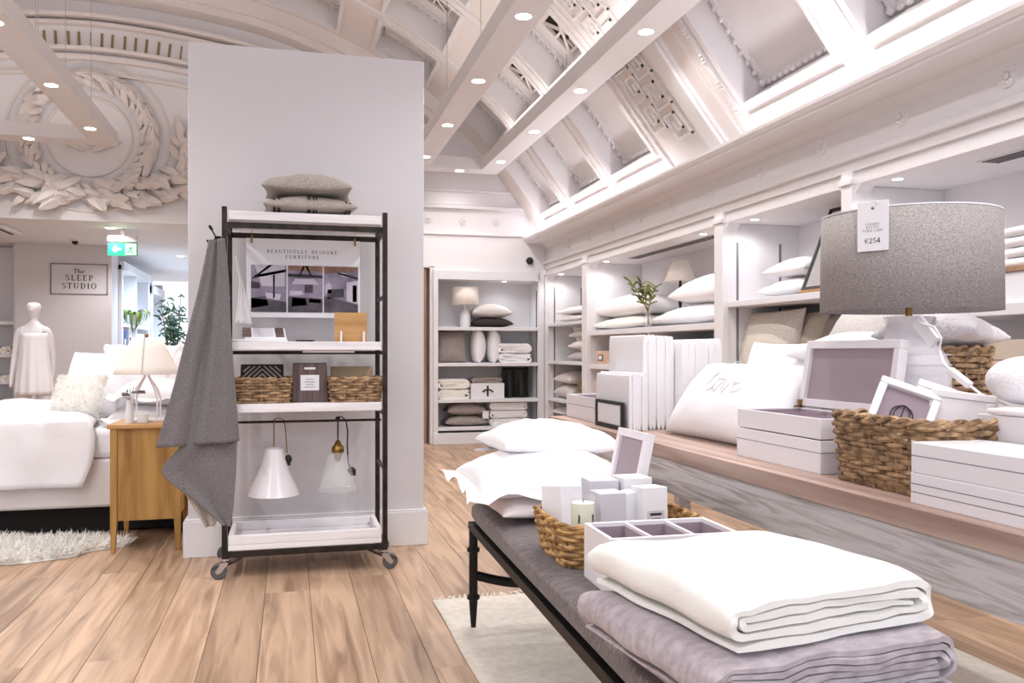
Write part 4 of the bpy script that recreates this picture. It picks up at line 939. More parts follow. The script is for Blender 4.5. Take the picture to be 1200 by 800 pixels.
for k in range(7): p_ = Vector((rr.uniform(-.04, .05), 0, .16+.03*rr.random())); lf.join(leafmesh(.05, .012, .003), E(0, rr.uniform(-1, 1), rr.uniform(-2.5, 2.5), p_))
for k in range(4): lf.tube([(0, 0, .12), (.02*(k-1.5), .0, .19+.01*k)], .002, 5)
obj('sprig', lf, INKG, t)
v = PY(168, 490, 5.56); t = thing('candle_glass', 'short candle in a glass on the oak nightstand', 'candle', (v.x, 5.54, NZ))
b = MB(); b.lathe([(.033, 0), (.035, .075)], 22, cap=False); b.lathe([(.033, 0), (0, .001)], 22, cap=False); obj('glass', b, GLASS, t, solid=.002); b = MB(); b.lathe([(.031, .003), (.031, .055)], 22); obj('wax', b, IVORY, t)
# bed
BX0, BX1, BY0, BY1 = -2.75, -.62, 6.0, 7.55
bc_ = Vector(((BX0+BX1)/2, (BY0+BY1)/2, 0)); bw_, bd_ = (BX1-BX0)/2, (BY1-BY0)/2
bed = thing('bed', 'white dressed double bed behind the oak nightstand', 'bed', bc_)
b = MB(); b.box(-bw_, bw_, -bd_, bd_, .19, .50); obj('valance', b, PINKISH, bed, bevel=.02)
b = MB(); b.box(-bw_, bw_, -bd_+.01, bd_-.01, .50, .70); m_ = obj('mattress', b, COTTON, bed); bm_ = m_.modifiers.new('bevel', 'BEVEL'); bm_.width = .045; bm_.segments = 4
b = MB(); b.box(bw_-.005, bw_+.06, -bd_-.02, bd_+.02, .0, 1.05); obj('headboard', b, LINENL, bed, bevel=.02)
b = MB(); b.box(-bw_+.1, bw_-.02, -bd_+.14, bd_-.1, .02, .19); obj('under_bed_shade', b, SHADOWUND, bed)  # near-black block standing in for the shade in the gap below the bed
for x in (-1, 1):
    for y in (-1, 1): b = MB(); b.lathe([(.02, 0), (.028, .19)], 12, (x*(bw_-.08), y*(bd_-.08), 0)); obj('bed_leg', b, BLACK, bed)
dv = MB()
def duv(s_, t_):       # s along x, t across the bed: hangs at both sides
    x = -bw_-.03+(1.5+.12*math.sin(t_*9)*.4)*s_; L = 2*bd_+.96; q = (t_-.5)*L; y = max(-bd_-.045, min(bd_+.045, q)); over = abs(q)-abs(y); z = .77-over
    z += .018*nz(x*4, q*4, 1)*(over < .02)+.03*math.sin(PI*min(1, s_))*(over < .02)
    if over >= .02:
        y += math.copysign(.03*math.sin(x*9+over*4)*over*1.5+.02*nz(x*6, over*5, 4), q)*1.0; x += .035*math.sin(over*7)*s_
        y = min(y, -bd_-.02) if q < 0 else max(y, bd_+.02)
    else:
        e = bd_+.045-abs(q); z -= .05*max(0, 1-e/.12)**2
    if s_ > .9: z -= .05*((s_-.9)/.1)**2*(over < .02)
    return Vector((x, y, z))
dv.grid(duv, 44, 70); obj('duvet', dv, COTTON, bed, solid=.03, smooth=80)
def fur(n, fn, L, seed=0, w=.006):
    r_ = random.Random(seed); mb = MB()
    for k in range(n):
        p_, nrm = fn(r_.random(), r_.random(), r_); d = (nrm+Vector((r_.uniform(-1, 1), r_.uniform(-1, 1), r_.uniform(-.5, .3)))*.8).normalized()*L*r_.uniform(.5, 1.2); sd = d.cross(Vector((r_.uniform(-1, 1), r_.uniform(-1, 1), r_.uniform(-1, 1)))).normalized()*w
        mid = p_+d*.55+Vector((0, 0, .1*L)); mb.add([p_-sd, p_+sd, mid+sd*.7, mid-sd*.7, p_+d], [(0,1,2,3),(3,2,4)])
    return mb
def bedpillow(name, lab, w, d, t_, loc, rot, m, fl=0, seed=0, cat='pillow', g='pillows on the bed', **k): return tag(obj(name, pillow(w, d, t_, fl, seed, **k), m, None, loc, rot, smooth=70), lab, cat, g)
ZM = .70
bedpillow('bed_pillow', 'lower white bed pillow lying at the head of the bed', .5, .68, .15, (-.92, 6.42, ZM), (0, 0, 0), COTTON, .04, 2)
bedpillow('bed_pillow', 'upper white bed pillow lying on the lower one', .52, .7, .19, (-.90, 6.44, ZM+.12), (0, math.radians(4), .05), COTTON, .04, 3)
bedpillow('euro_pillow', 'square white pillow leaning behind the fluffy cushion', .5, .5, .16, (-1.36, 6.86, ZM+.01), (math.radians(68), 0, math.radians(-28)), COTTON, 0, 7).location.z += .23
bedpillow('euro_pillow', 'square white pillow propped at the far side of the bed', .6, .55, .16, (-1.16, 7.28, ZM+.26), (math.radians(65), 0, math.radians(-20)), COTTON, .03, 9)
bedpillow('euro_pillow', 'pale pillow standing high against the headboard', .5, .5, .15, (-.74, 6.95, ZM+.27), (0, math.radians(-72), 0), PINKISH, 0, 11)
pc = Vector((-1.40, 6.36, ZM+.19)); R_ = E(math.radians(62), 0, math.radians(-18), (0, 0, 0))
fc = thing('fluffy_cushion', 'fluffy cream cushion leaning on the bed pillows', 'cushion', pc, (math.radians(62), 0, math.radians(-18)))
pm = pillow(.33, .30, .13, 0, 4, p=.5); zc_ = .05; pm.v = [(x, y, z-.05) for x, y, z in pm.v]; obj('cover', pm, FUR, fc)
def ff(u, v, r_):
    i = r_.randrange(len(pm.f)); f = pm.f[i]; p_ = sum((Vector(pm.v[k]) for k in f), Vector())/4; p_ += Vector((r_.uniform(-.01, .01), r_.uniform(-.01, .01), 0)); n = (Vector(pm.v[f[1]])-Vector(pm.v[f[0]])).cross(Vector(pm.v[f[2]])-Vector(pm.v[f[0]])); n.normalize(); return p_, n
o = obj('pile', fur(7000, ff, .022, 3, .002), FUR, fc, smooth=0); o['kind'] = 'stuff'
# sheepskin
sk = thing('sheepskin_rug', 'shaggy cream sheepskin rug on the oak floor before the bed', 'rug', (-1.80, 5.66, 0))
def outline(a_): return (.78+.06*math.sin(3*a_)+.05*math.sin(7*a_+1))*math.cos(a_), (.32+.03*math.sin(5*a_)+.02*math.sin(9*a_))*math.sin(a_)
b = MB(); n = 48; b.v = [(0, 0, .03)]+[(outline(2*PI*k/n)[0]*f, outline(2*PI*k/n)[1]*f, z) for f, z in ((.6, .03), (.92, .022), (1, .002)) for k in range(n)]
b.f = [(0, 1+k, 1+(k+1) % n) for k in range(n)]+[(1+j*n+k, 1+(j+1)*n+k, 1+(j+1)*n+(k+1) % n, 1+j*n+(k+1) % n) for j in range(2) for k in range(n)]
obj('hide', b, FUR, sk)
def fs_(u, v, r_):
    a_ = 2*PI*u; x, y = outline(a_); f = math.sqrt(v); return Vector((x*f, y*f, .012+.016*(1-f))), Vector((math.cos(a_)*f*.8, math.sin(a_)*f*.8, .7))
o = obj('fleece', fur(9000, fs_, .07, 6, .004), FUR, sk, smooth=0); o['kind'] = 'stuff'
# ---- mannequin in a white slip
mp = PY(40, 470, 9.6)
mn = thing('mannequin', 'white headed mannequin wearing a sleeveless white slip', 'mannequin', (mp.x, 9.6, 0), (0, 0, .0))
J = {'pel': (0, 0, .95), 'wst': (0, 0, 1.1), 'chs': (0, .0, 1.3), 'nek': (0, 0, 1.44), 'nk2': (0, 0, 1.53), 'hd': (0, -.012, 1.61), 'hd2': (0, -.01, 1.70),
     'shl': (-.14, 0, 1.40), 'ell': (-.19, .03, 1.14), 'wrl': (-.2, -.03, .92), 'hal': (-.2, -.05, .83), 'shr': (.135, 0, 1.40), 'elr': (.155, .07, 1.14), 'wrr': (.15, .1, .95), 'har': (.12, .1, .88),
     'hpl': (-.09, 0, .86), 'knl': (-.1, -.02, .48), 'anl': (-.1, .01, .09), 'tol': (-.1, -.12, .04), 'hpr': (.09, 0, .86), 'knr': (.1, -.03, .48), 'anr': (.1, .01, .09), 'tor': (.1, -.12, .04)}
RD = {'pel': (.115, .09), 'wst': (.09, .075), 'chs': (.115, .085), 'nek': (.05, .05), 'nk2': (.034, .036), 'hd': (.072, .09), 'hd2': (.078, .096), 'shl': (.04, .042), 'ell': (.03, .03), 'wrl': (.026, .02), 'hal': (.03, .014), 'shr': (.04, .042), 'elr': (.03, .03), 'wrr': (.026, .02), 'har': (.03, .014), 'hpl': (.085, .085), 'knl': (.055, .055), 'anl': (.036, .036), 'tol': (.035, .022), 'hpr': (.085, .085), 'knr': (.055, .055), 'anr': (.036, .036), 'tor': (.035, .022)}
ED = [('pel','wst'),('wst','chs'),('chs','nek'),('nek','nk2'),('nk2','hd'),('hd','hd2'),('nek','shl'),('shl','ell'),('ell','wrl'),('wrl','hal'),('nek','shr'),('shr','elr'),('elr','wrr'),('wrr','har'),('pel','hpl'),('hpl','knl'),('knl','anl'),('anl','tol'),('pel','hpr'),('hpr','knr'),('knr','anr'),('anr','tor')]
ks = list(J); me = bpy.data.meshes.new('body'); me.from_pydata([J[k] for k in ks], [(ks.index(x), ks.index(y)) for x, y in ED], []); me.update(); me.materials.append(LACQUER)
bo = link('body', me, None, mn); m_ = bo.modifiers.new('skin', 'SKIN'); m_.use_smooth_shade = True
for k, sv in zip(ks, me.skin_vertices[0].data): sv.radius = RD[k]; sv.use_root = (k == 'pel')
m_ = bo.modifiers.new('sub', 'SUBSURF'); m_.levels = 2; m_.render_levels = 2
b = MB(); b.ball((0, -.085, 1.61), .012, .024, .022); obj('nose', b, LACQUER, mn)
b = MB(); b.grid(lambda s_, t_: Vector(((.135-.015*math.sin(PI*min(1, t_*1.3))+.035*t_+.008*math.sin(s_*2*PI*11)*t_)*math.cos(2*PI*s_), (.105+.05*t_+.01*math.sin(s_*2*PI*11)*t_)*math.sin(2*PI*s_), 1.38-.62*t_)), 88, 16, True)
obj('slip_dress', b, COTTON, mn, solid=.004, smooth=80)
b = MB()
for x in (-.09, .09): b.tube([(x, -.1, 1.37), (x*.95, -.06, 1.435), (x*.95, .06, 1.43), (x, .1, 1.37)], .006, 6)
obj('shoulder_strap', b, COTTON, mn)
b = MB(); b.tube([(.06, .14, .0), (.06, .14, .9)], .012, 8); b.lathe([(.16, 0), (.16, .01)], 24, (.06, .12, 0)); obj('stand', b, BRASS, mn)
# ================================================================ RUG, BENCH
rg = thing('cotton_rug', 'flat cream cotton rug with short fringe under the bench', 'rug', (1.62, 2.5, 0))
b = MB(); b.grid(lambda s_, t_: Vector((-.96+1.92*s_+.01*nz(t_*6, s_ > .5), -1.5+3.05*t_+.012*nz(s_*7, 3), .006+.004*max(0, nz(s_*5, t_*7, 5)))), 30, 50); obj('weave', b, RUGM, rg, solid=.006)
b = MB()
for k in range(90):
    x = -.955+1.91*k/89; r0 = rnd.uniform(-.02, .02); b.tube([(x, 1.545, .008), (x+r0, 1.58, .006), (x+r0*1.5, 1.60+rnd.uniform(-.01, .015), .004)], .005, 4)
o = obj('fringe', b, RUGM, rg); o['kind'] = 'stuff'
ZC = .55
BA = math.atan(.027)      # the bench stands very slightly turned
BL, BW = 2.5, .54
bn = thing('upholstered_bench', 'dark grey upholstered bench on black metal legs', 'bench', (.745+BW/2-.033, 3.62-BL/2, 0), (0, 0, -BA))
hx, hy = BW/2, BL/2
b = MB(); 
for (x0, x1, y0, y1) in ((-hx, hx, hy-.03, hy), (-hx, hx, -hy, -hy+.03), (-hx, -hx+.028, -hy, hy), (hx-.028, hx, -hy, hy)): b.box(x0, x1, y0, y1, .43, .462)
b.box(-hx+.02, hx-.02, -hy+.02, hy-.02, .44, .458)
obj('seat_frame', b, BLACKMETAL, bn, bevel=.003)
for x in (-hx+.02, hx-.02):
    for y in (-hy+.02, hy-.02):
        b = MB(); b.lathe([(.010, 0), (.012, .02), (.019, .12), (.019, .125), (.028, .132), (.028, .145), (.019, .152), (.019, .33), (.028, .337), (.028, .35), (.019, .357), (.019, .445)], 14, (x, y, 0)); obj('leg', b, BLACKMETAL, bn)
for y in (hy-.02, -hy+.02):
    b = MB(); b.grid(lambda s_, t_: Vector((-hx+.02+(BW-.04)*s_, y+(.0), .215+.04*t_-.05*math.sin(PI*s_))), 20, 2); obj('curved_stretcher', b, BLACKMETAL, bn, solid=.014)
cu = MB(); cw_, cl_ = hx-.006, hy-.008
def cush(s_, t_):
    # rounded-box cross section swept along the bench
    a_ = 2*PI*s_; e = 4.5; cx = math.copysign(abs(math.cos(a_))**(2/e), math.cos(a_))*cw_; cz = math.copysign(abs(math.sin(a_))**(2/e), math.sin(a_))*.046
    f = 1-.03*abs(2*t_-1)**12
    return Vector((cx*f, -cl_+2*cl_*t_, .505+cz*f+(.003*nz(cx*6, t_*14, 2) if cz > 0 else 0)))
cu.grid(cush, 56, 60, True); n_ = 56; cu.f += [tuple(range(n_))[::-1], tuple(59*n_+k for k in range(n_))]
obj('seat_cushion', cu, DARKC, bn, smooth=60)
# ---- pillows at the far end
tag(obj('bed_pillow', pillow(.60, .52, .13, 0, 21), PINKISH, None, (1.04, 3.30, ZC), (0, 0, .05), smooth=70), 'pale pillow lying lowest on the far end of the bench', 'pillow')
tag(obj('oxford_pillow', pillow(.62, .58, .19, .055, 22, wr=.016), COTTON, None, (1.00, 3.36, ZC+.065), (math.radians(1), math.radians(-1), -.02), smooth=70), 'white flanged pillow lying in the middle of the bench pile', 'pillow')
t = MB(); t.box(-.04, .05, -.03, .03, 0, .004); tag(obj('swing_tag', t, GREYCARD, None, (.82, 3.60, ZC+.225), (0, -.1, .3)), 'small grey paper tag on the white bench pillow', 'tag')
tag(obj('bed_pillow', pillow(.52, .42, .15, 0, 23, wr=.014, pinch=.05), COTTON, None, (1.06, 3.48, ZC+.205), (0, math.radians(2), .08), smooth=70), 'smaller white pillow lying on top of the bench pile', 'pillow')
# ---- open jewellery box behind the candles
t = thing('jewellery_box', 'white box on the bench with mauve lined lid standing open', 'box', (1.05, 2.875, ZC), (0, 0, 0))
b = MB(); b.box(-.11, .11, -.13, .13, 0, .15); obj('body', b, LACQUER, t, bevel=.003)
def lidm(w, h, d, fr):
    a_ = MB(); a_.box(-d, 0, -w/2, w/2, 0, h)
    c_ = MB(); 
    for (y0, y1, z0, z1) in ((-w/2, w/2, 0, fr), (-w/2, w/2, h-fr, h), (-w/2, -w/2+fr, fr, h-fr), (w/2-fr, w/2, fr, h-fr)): c_.box(-d, d*.6, y0, y1, z0, z1)
    i_ = MB(); i_.box(-d*.35, -d*.1, -w/2+fr*.9, w/2-fr*.9, fr*.9, h-fr*.9); return c_, i_
# lid hinged on the +x side, leaning back, its mauve lining towards -x
c_, i_ = lidm(.27, .22, .02, .028); l_o = obj('lid', c_, LACQUER, t, (.12, 0, .145), (0, math.radians(12), 0), bevel=.002); obj('lining', i_, MAUVE, l_o, (0, 0, 0))
# ---- candle basket
basket('candle_basket', 'golden wicker basket of boxed candles on the bench', (1.01, 2.565, ZC), -BA, .46, .36, .125, .9, 10, .0075, 22, WICKERG, dip=.012, r=.05)
def cbox(lab, x, y, z, w, d, h, rot, m=CARD, mark=False):
    t = thing('candle_box', lab, 'box', (x, y, z), rot); b = MB(); b.box(-w/2, w/2, -d/2, d/2, 0, h); obj('carton', b, m, t, bevel=.002)
    if mark:
        b = MB(); b.box(-.03, .03, -d/2-.001, -d/2, h*.12, h*.42); lb = obj('label_panel', b, GREYCARD, t); q = MB(); q.box(-.02, .02, -d/2-.0016, -d/2-.001, h*.3, h*.36); obj('print_line', q, INK, lb); q = MB(); q.box(-.016, .016, -d/2-.0016, -d/2-.001, h*.2, h*.23); obj('print_line', q, INKG, lb)
    return t
ZK = ZC+.012
b = MB(); b.ball((0, 0, 0), .19, .14, .045, 20, 10); b.v = [(x, y, max(z, -.03)+.008*nz(x, y, 1, 30)) for x, y, z in b.v]; tag(obj('packing_paper', b, COTTON, None, (1.01, 2.57, ZC+.042)), 'white packing paper filling the candle basket', 'paper')
def cb(lab, u, vtop, Y, w, h, rot, m=CARD, mark=False):
    p_ = PY(u, vtop, Y); return cbox(lab, p_.x, Y+w/2, p_.z-h, w, w, h, rot, m, mark)
cb('white candle box tilted against the rim of the basket', 664, 572, 2.62, .095, .13, (-.12, .10, .45))
cb('white candle box standing close behind the candle jar', 718, 578, 2.50, .088, .12, (0, 0, .05), GREYCARD)
cb('white candle box leaning beside the printed carton', 741, 577, 2.53, .06, .12, (0, -.12, .1))
cb('printed white candle box at the outer end of the basket', 768, 572, 2.48, .085, .125, (-.05, 0, .06), CARD, True)
cb('white candle box standing in the back row beside the lid', 709, 563, 2.64, .1, .12, (0, 0, -.05), GREYCARD)
cb('white candle box in the back row behind the printed one', 747, 560, 2.62, .1, .12, (0, 0, .08))
t = thing('candle_jar', 'pale green candle in a glass jar in the bench basket', 'candle', (PY(683, 600, 2.50).x, 2.50, PY(683, 618, 2.50).z))
b = MB(); b.lathe([(.0, 0), (.034, 0), (.037, .006), (.038, .1)], 28, cap=False); obj('glass', b, GLASS, t); b = MB(); b.lathe([(.035, .012), (.0355, .078)], 28); obj('wax', b, CANDLE, t); b = MB(); b.tube([(0, 0, .078), (.002, 0, .088)], .0015, 5); obj('wick', b, INK, t)
b = MB(); b.box(-.025, .025, -.0382, -.037, .02, .045); b.v = [(x, -math.sqrt(max(0, .0385**2-x*x)), z) for x, y, z in b.v]; obj('label_panel', b, IVORY, t)
# ---- organiser
t = thing('organiser_box', 'white three compartment organiser lined in mauve on the bench', 'organiser', (1.005, 2.215, ZC), (0, 0, -.02)); W_, D_, H_ = .375, .22, .155
b = MB(); e = .012
for (x0, x1, y0, y1) in ((-W_/2, W_/2, D_/2-e, D_/2), (-W_/2, W_/2, -D_/2, -D_/2+e), (-W_/2, -W_/2+e, -D_/2+e, D_/2-e), (W_/2-e, W_/2, -D_/2+e, D_/2-e)): b.box(x0, x1, y0, y1, 0, H_)
b.box(-W_/2+e, W_/2-e, -D_/2+e, D_/2-e, 0, .012); obj('body', b, LACQUER, t, bevel=.002)
for k in (1, 2): x = -W_/2+W_*k/3; b = MB(); b.box(x-.005, x+.005, -D_/2+e, D_/2-e, .012, H_-.004); obj('divider', b, LACQUER, t)
for k in range(3):
    x0, x1 = -W_/2+W_*k/3+.0135*(k == 0)+.006*(k > 0), -W_/2+W_*(k+1)/3-.0135*(k == 2)-.006*(k < 2); g = .0015; b = MB()
    b.box(x0, x1, D_/2-e-g-.001, D_/2-e-.0005, .013, H_-.012); b.box(x1-g, x1, -D_/2+e, D_/2-e-.002, .013, H_-.012); b.box(x0, x0+g, -D_/2+e, D_/2-e-.002, .013, H_-.012); b.box(x0, x1, -D_/2+e+.0005, -D_/2+e+.002, .013, H_-.012); b.box(x0, x1, -D_/2+e, D_/2-e, .0125, .015); obj('lining', b, MAUVE, t)
# ---- folded quilts in the foreground
qa = math.radians(7)
tag(obj('folded_quilt', fold_mesh(.48, .48, .0106, 5, 34, .006, 5, .4), GREYQ, None, (.93, 1.52, ZC), (0, 0, qa*.6), smooth=60), 'grey folded quilt lowest in the stack on the bench', 'quilt')
tag(obj('folded_quilt', fold_mesh(.53, .50, .0134, 2, 44, .009, 7, .37), GREYQ, None, (.885, 1.515, ZC+.055), (0, 0, qa), smooth=60), 'lavender grey folded quilt in the middle of the bench stack', 'quilt')
tag(obj('folded_quilt', fold_mesh(.48, .47, .0198, 9, 44, .009, 5, .37), IVORYQ, None, (.887, 1.53, ZC+.15), (0, 0, qa*1.4), smooth=60), 'white folded quilt on top of the bench stack', 'quilt')
# ================================================================ LONG TABLE
T = .80; TX0, TX1, TY0, TY1 = 1.535, 2.45, 1.0, 5.02
tb = thing('long_table', 'long wooden topped table with grey washed apron beside the bench', 'table', ((TX0+TX1)/2, (TY0+TY1)/2, 0)); tw, tl = (TX1-TX0)/2, (TY1-TY0)/2
for k in range(4):
    y0, y1 = -tl, tl; x0 = -tw+2*tw*k/4; b = MB(); b.box(x0+.0005, x0+tw/2-.0005, y0, y1, T-.058, T); obj('board', b, WOODTOP, tb, bevel=.002)
b = MB()
for (x0, x1, y0, y1) in ((-tw+.01, -tw+.035, -tl+.05, tl-.05), (tw-.035, tw-.01, -tl+.05, tl-.05), (-tw+.035, tw-.035, tl-.075, tl-.05), (-tw+.035, tw-.035, -tl+.05, -tl+.075)): b.box(x0, x1, y0, y1, T-.2, T-.058)
obj('apron', b, GREYWASH, tb, bevel=.002)
for x in (-tw+.07, tw-.07):
    for y in (-tl+.11, tl-.11): b = MB(); b.box(x-.04, x+.04, y-.04, y+.04, 0, T-.058); obj('leg', b, GREYWASH, tb, bevel=.006)
def PT(u, v): return PZ(u, v, T)
# white open box at the far end
a_ = PT(695, 495); b_ = PT(658, 486.5)
def tray(name, lab, x0, x1, y0, y1, z, h, lines=(), lining=True, cat='box', lid=False):
    t = thing(name, lab, cat, ((x0+x1)/2, (y0+y1)/2, z)); a, d = (x1-x0)/2, (y1-y0)/2; e = .012; b = MB()
    for (p0, p1, q0, q1) in ((-a, a, d-e, d), (-a, a, -d, -d+e), (-a, -a+e, -d+e, d-e), (a-e, a, -d+e, d-e)): b.box(p0, p1, q0, q1, 0, h)
    b.box(-a+e, a-e, -d+e, d-e, 0, .01 if not lid else h-.002); obj('body', b, LACQUER, t, bevel=.002)
    if lining: b = MB(); b.box(-a+e, a-e, -d+e, d-e, h*.35, h*.4); b.box(a-e-.002, a-e-.0005, -d+e, d-e, h*.4, h-.006); b.box(-a+e, a-e, d-e-.002, d-e-.0005, h*.4, h-.006); obj('lining', b, MAUVE, t)
    for z_ in lines:
        b = MB(); b.box(-a-.0006, a+.0006, -d-.0006, d+.0006, z_-.0012, z_+.0012); obj('seam', b, INKG, t)
    return t
tray('storage_tray', 'white open box lined in mauve at the far end of the long table', a_.x+.01, a_.x+.30, a_.y, min(b_.y, TY1-.02), T, .135, (.08,))
# black framed card
a_ = PT(699.4, 497.5); b_ = PT(732.5, 505); L_ = (a_-b_).length
t = thing('card_frame', 'black framed price card standing before the packed sheets', 'frame', (a_.x+.0, (a_.y+b_.y)/2, T)); h_ = .142; w_ = (a_.y-b_.y)/2
b = MB()
for (y0, y1, z0, z1) in ((-w_, w_, 0, .022), (-w_, w_, h_-.016, h_), (-w_, -w_+.022, .022, h_-.016), (w_-.022, w_, .022, h_-.016)): b.box(-.01, .006, y0, y1, z0, z1)
obj('frame', b, BLACK, t, bevel=.001); b = MB(); b.box(-.002, .004, -w_+.01, w_-.01, .012, h_-.01); cd_ = obj('card', b, CARD, t); cd_.data.materials[0] = GREYCARD
b = MB(); b.box(-.0035, -.002, -w_+.024, w_-.024, .024, h_-.018); b2 = MB(); b2.box(-.0045, -.0035, -w_+.036, w_-.036, .034, h_-.03); obj('mount', b, CARD, cd_)
# packed sheets: each packet stands on its edge
def packets(n, x0, x1, y0, y1, h, grp, labs, m=COTTON, seed=0, lean=.0):
    r_ = random.Random(seed); w = (x1-x0)/n
    for k in range(n):
        hh = h+r_.uniform(-.008, .008); yy = r_.uniform(-.008, .008)
        mb = MB()
        def fn(s_, t_):
            a_ = 2*PI*s_; e = 3.2; cx = math.copysign(abs(math.cos(a_))**(2/e), math.cos(a_))*w*.5; cz = math.copysign(abs(math.sin(a_))**(2/6.0), math.sin(a_))*hh/2
            return Vector((cx*(1+.12*nz(t_*5, cz*9, k+seed)), -(y1-y0)/2+(y1-y0)*t_, hh/2+cz))
        mb.grid(fn, 28, 12, True); mb.f += [tuple(range(28))[::-1], tuple(11*28+i for i in range(28))]
        tag(obj('packed_sheet', mb, m, None, (x0+w*(k+.5), (y0+y1)/2+yy, T), (0, lean, 0), smooth=50), labs[0] if k == 0 else labs[1] % ('', 'second', 'third', 'fourth', 'fifth', 'sixth', 'seventh')[k], 'packed sheet', grp)
xf = a_.x+.022
packets(6, xf, xf+.098, PT(736, 505.5).y, 4.42, .285, 'short packed sheets on the long table', ('short white sheet packet directly behind the black framed card', '%s short white sheet packet counted from the black framed card'), CARD, 1)
packets(7, xf+.105, xf+.27, 4.02, 4.5, .475, 'tall packed sheets on the long table', ('foremost tall white sheet packet behind the low row', '%s tall white sheet packet counted from the low row'), COTTON, 2)
packets(6, xf+.275, xf+.50, 3.94, 4.45, .455, 'draped sheets at the back of the long table', ('first soft folded white sheet behind the tall packets', '%s soft folded white sheet counted from the tall packets'), COTTON, 3)
# big embroidered pillow and pillows behind it
pa, pb = PT(762, 507), PT(884, 534); mid = (pa+pb)/2; wL = (pa-pb).length*.97
def leanp(name, lab, w, h, t_, base, yaw, lean, m, seed, fl=0, **k):
    # pillow standing on its long edge (along local x), leaning back by 'lean' from vertical
    r_ = thing(name, lab, 'pillow', base, (0, 0, yaw)); mb = pillow(w, h, t_, fl, seed, **k); zz = t_*.325
    mb.v = [(x, y+h/2, z-zz) for x, y, z in mb.v]; mb.xf(E(PI/2-lean, 0, 0)); mn_ = min(p_[2] for p_ in mb.v); mb.v = [(x, y, z-mn_) for x, y, z in mb.v]
    obj('cover', mb, m, r_, smooth=70); return r_, mn_
yaw_ = math.atan2(pb.y-pa.y, pb.x-pa.x)
r_, mn_ = leanp('embroidered_pillow', 'large white pillow embroidered love leaning on the long table', wL, .40, .21, (mid.x+.1, mid.y, T), yaw_, math.radians(36), COTTON, 31, wr=.012, flat=.1, p=.36)
LOVE = [[(0,.1),(.12,.5),(.2,1.0),(.12,1.1),(.06,.8),(.1,.3),(.2,.02),(.3,.1)], [(.3,.1),(.36,.35),(.48,.42),(.55,.25),(.46,.04),(.35,.08),(.36,.35),(.6,.38)], [(.6,.38),(.66,.1),(.72,.02),(.82,.3),(.8,.42),(.92,.3)], [(.92,.3),(1.06,.3),(1.1,.42),(1.0,.44),(.93,.25),(1.0,.05),(1.15,.1),(1.22,.18)]]
b = MB(); zf = .21*.55
for st_ in LOVE: b.tube([Vector(p_+(0,)) for p_ in [(q[0], q[1]) for q in st_]], .02, 5)
b.v = [((x-.6)*.25, (y-.3)*.2+.24, z*.06) for x, y, z in b.v]
def onp(p_):
    x, y = p_[0]+.0, p_[1]-.20; u, v = x/(wL/2), y/.2; g = max(0, (1-u*u)*(1-v*v))**.36; return (x, y+.2, .21*.55*g+p_[2]+.0945-.06825+.003)
b.v = [onp((x+.02, y, z)) for x, y, z in b.v]; b.xf(E(PI/2-math.radians(36), 0, 0)); b.v = [(x, y, z-mn_) for x, y, z in b.v]
EMB = mat('embroidery_thread', (226,222,227), .6); obj('embroidery', b, EMB, r_)
leanp('bed_pillow', 'white pillow standing behind the embroidered pillow', .66, .45, .17, (2.13, 3.42, T), yaw_, math.radians(10), COTTON, 33)
tag(obj('bed_pillow', pillow(.40, .46, .15, 0, 35), COTTON, None, (2.29, 3.06, T+.33), (0, 0, .15), smooth=70), 'white pillow lying on the tall carton behind the open lid', 'pillow')
# ---- stacked jewellery boxes with open lid
a_ = PT(866, 533); c_ = PT(958.5, 556); jx0 = (a_.x+c_.x)/2; jy0, jy1 = c_.y, a_.y
tray('keepsake_box', 'closed white box under the open jewellery box on the table', jx0, jx0+.275, jy0, jy1, T, .108, (.068,), False, lid=True)
jb = tray('jewellery_box', 'open white jewellery box with mauve lining beside the wicker basket', jx0+.002, jx0+.277, jy0+.002, jy1-.001, T+.112, .068, (), True)
b = MB(); ja, jd = .1375, (jy1-jy0)/2
for q in (-.33, .33): b.box(-ja+.012, ja-.012, jd*q-.003, jd*q+.003, .03, .062)
obj('divider', b, MAUVE, jb)
c_, i_ = lidm(jy1-jy0, .255, .022, .03); l_o = obj('lid', c_, LACQUER, jb, (ja+.012, 0, .072), (0, math.radians(9), 0), bevel=.002); obj('lining', i_, MAUVE, l_o)
b = MB(); b.box(-.012, .012, -.004, .004, 0, .03, E(0, 0, 0, (ja-.012, jd-.02, .07))); b.box(-.03, .0, -.004, .004, 0, .006, E(0, 0, 0, (ja-.012, jd-.02, .07))); obj('hinge_stay', b, BRASS, jb)
# ---- wicker basket with frames
a_ = PT(978, 561); c_ = PT(1062, 583); bx = a_.x; by1 = a_.y+.02; by0 = by1-.43
bk = basket('wicker_basket', 'brown wicker basket of picture frames at the table edge', (bx+.165, (by0+by1)/2, T), 0, .34, .44, .2, .9, 14, .0082, 26, WICKER, dip=0, r=.05)
def pframe(lab, loc, rot, w, h, globe=False, back=False):
    t = thing('photo_frame', lab, 'frame', loc, rot); e = .024; b = MB()
    for (x0, x1, z0, z1) in ((-w/2, w/2, 0, e), (-w/2, w/2, h-e, h), (-w/2, -w/2+e, e, h-e), (w/2-e, w/2, e, h-e)): b.box(x0, x1, -.018, .018, z0, z1)
    obj('moulding', b, LACQUER, t, bevel=.004); b = MB(); b.box(-w/2+.01, w/2-.01, -.014 if back else 0, .012, .01, h-.01); obj('backing', b, LACQUER if back else MAUVE, t)
    if globe:
        b = MB()
        for q in range(4): b.tube([(.032*math.cos(k*PI/10)*math.cos(q*PI/4), -.004-.004*math.sin(q), .085+.032*math.sin(k*PI/10)) for k in range(20)], .0018, 4, True)
        obj('globe_print', b, INK, t)
zb = T+.03
c_ = PX(1054, 470, bx+.10)
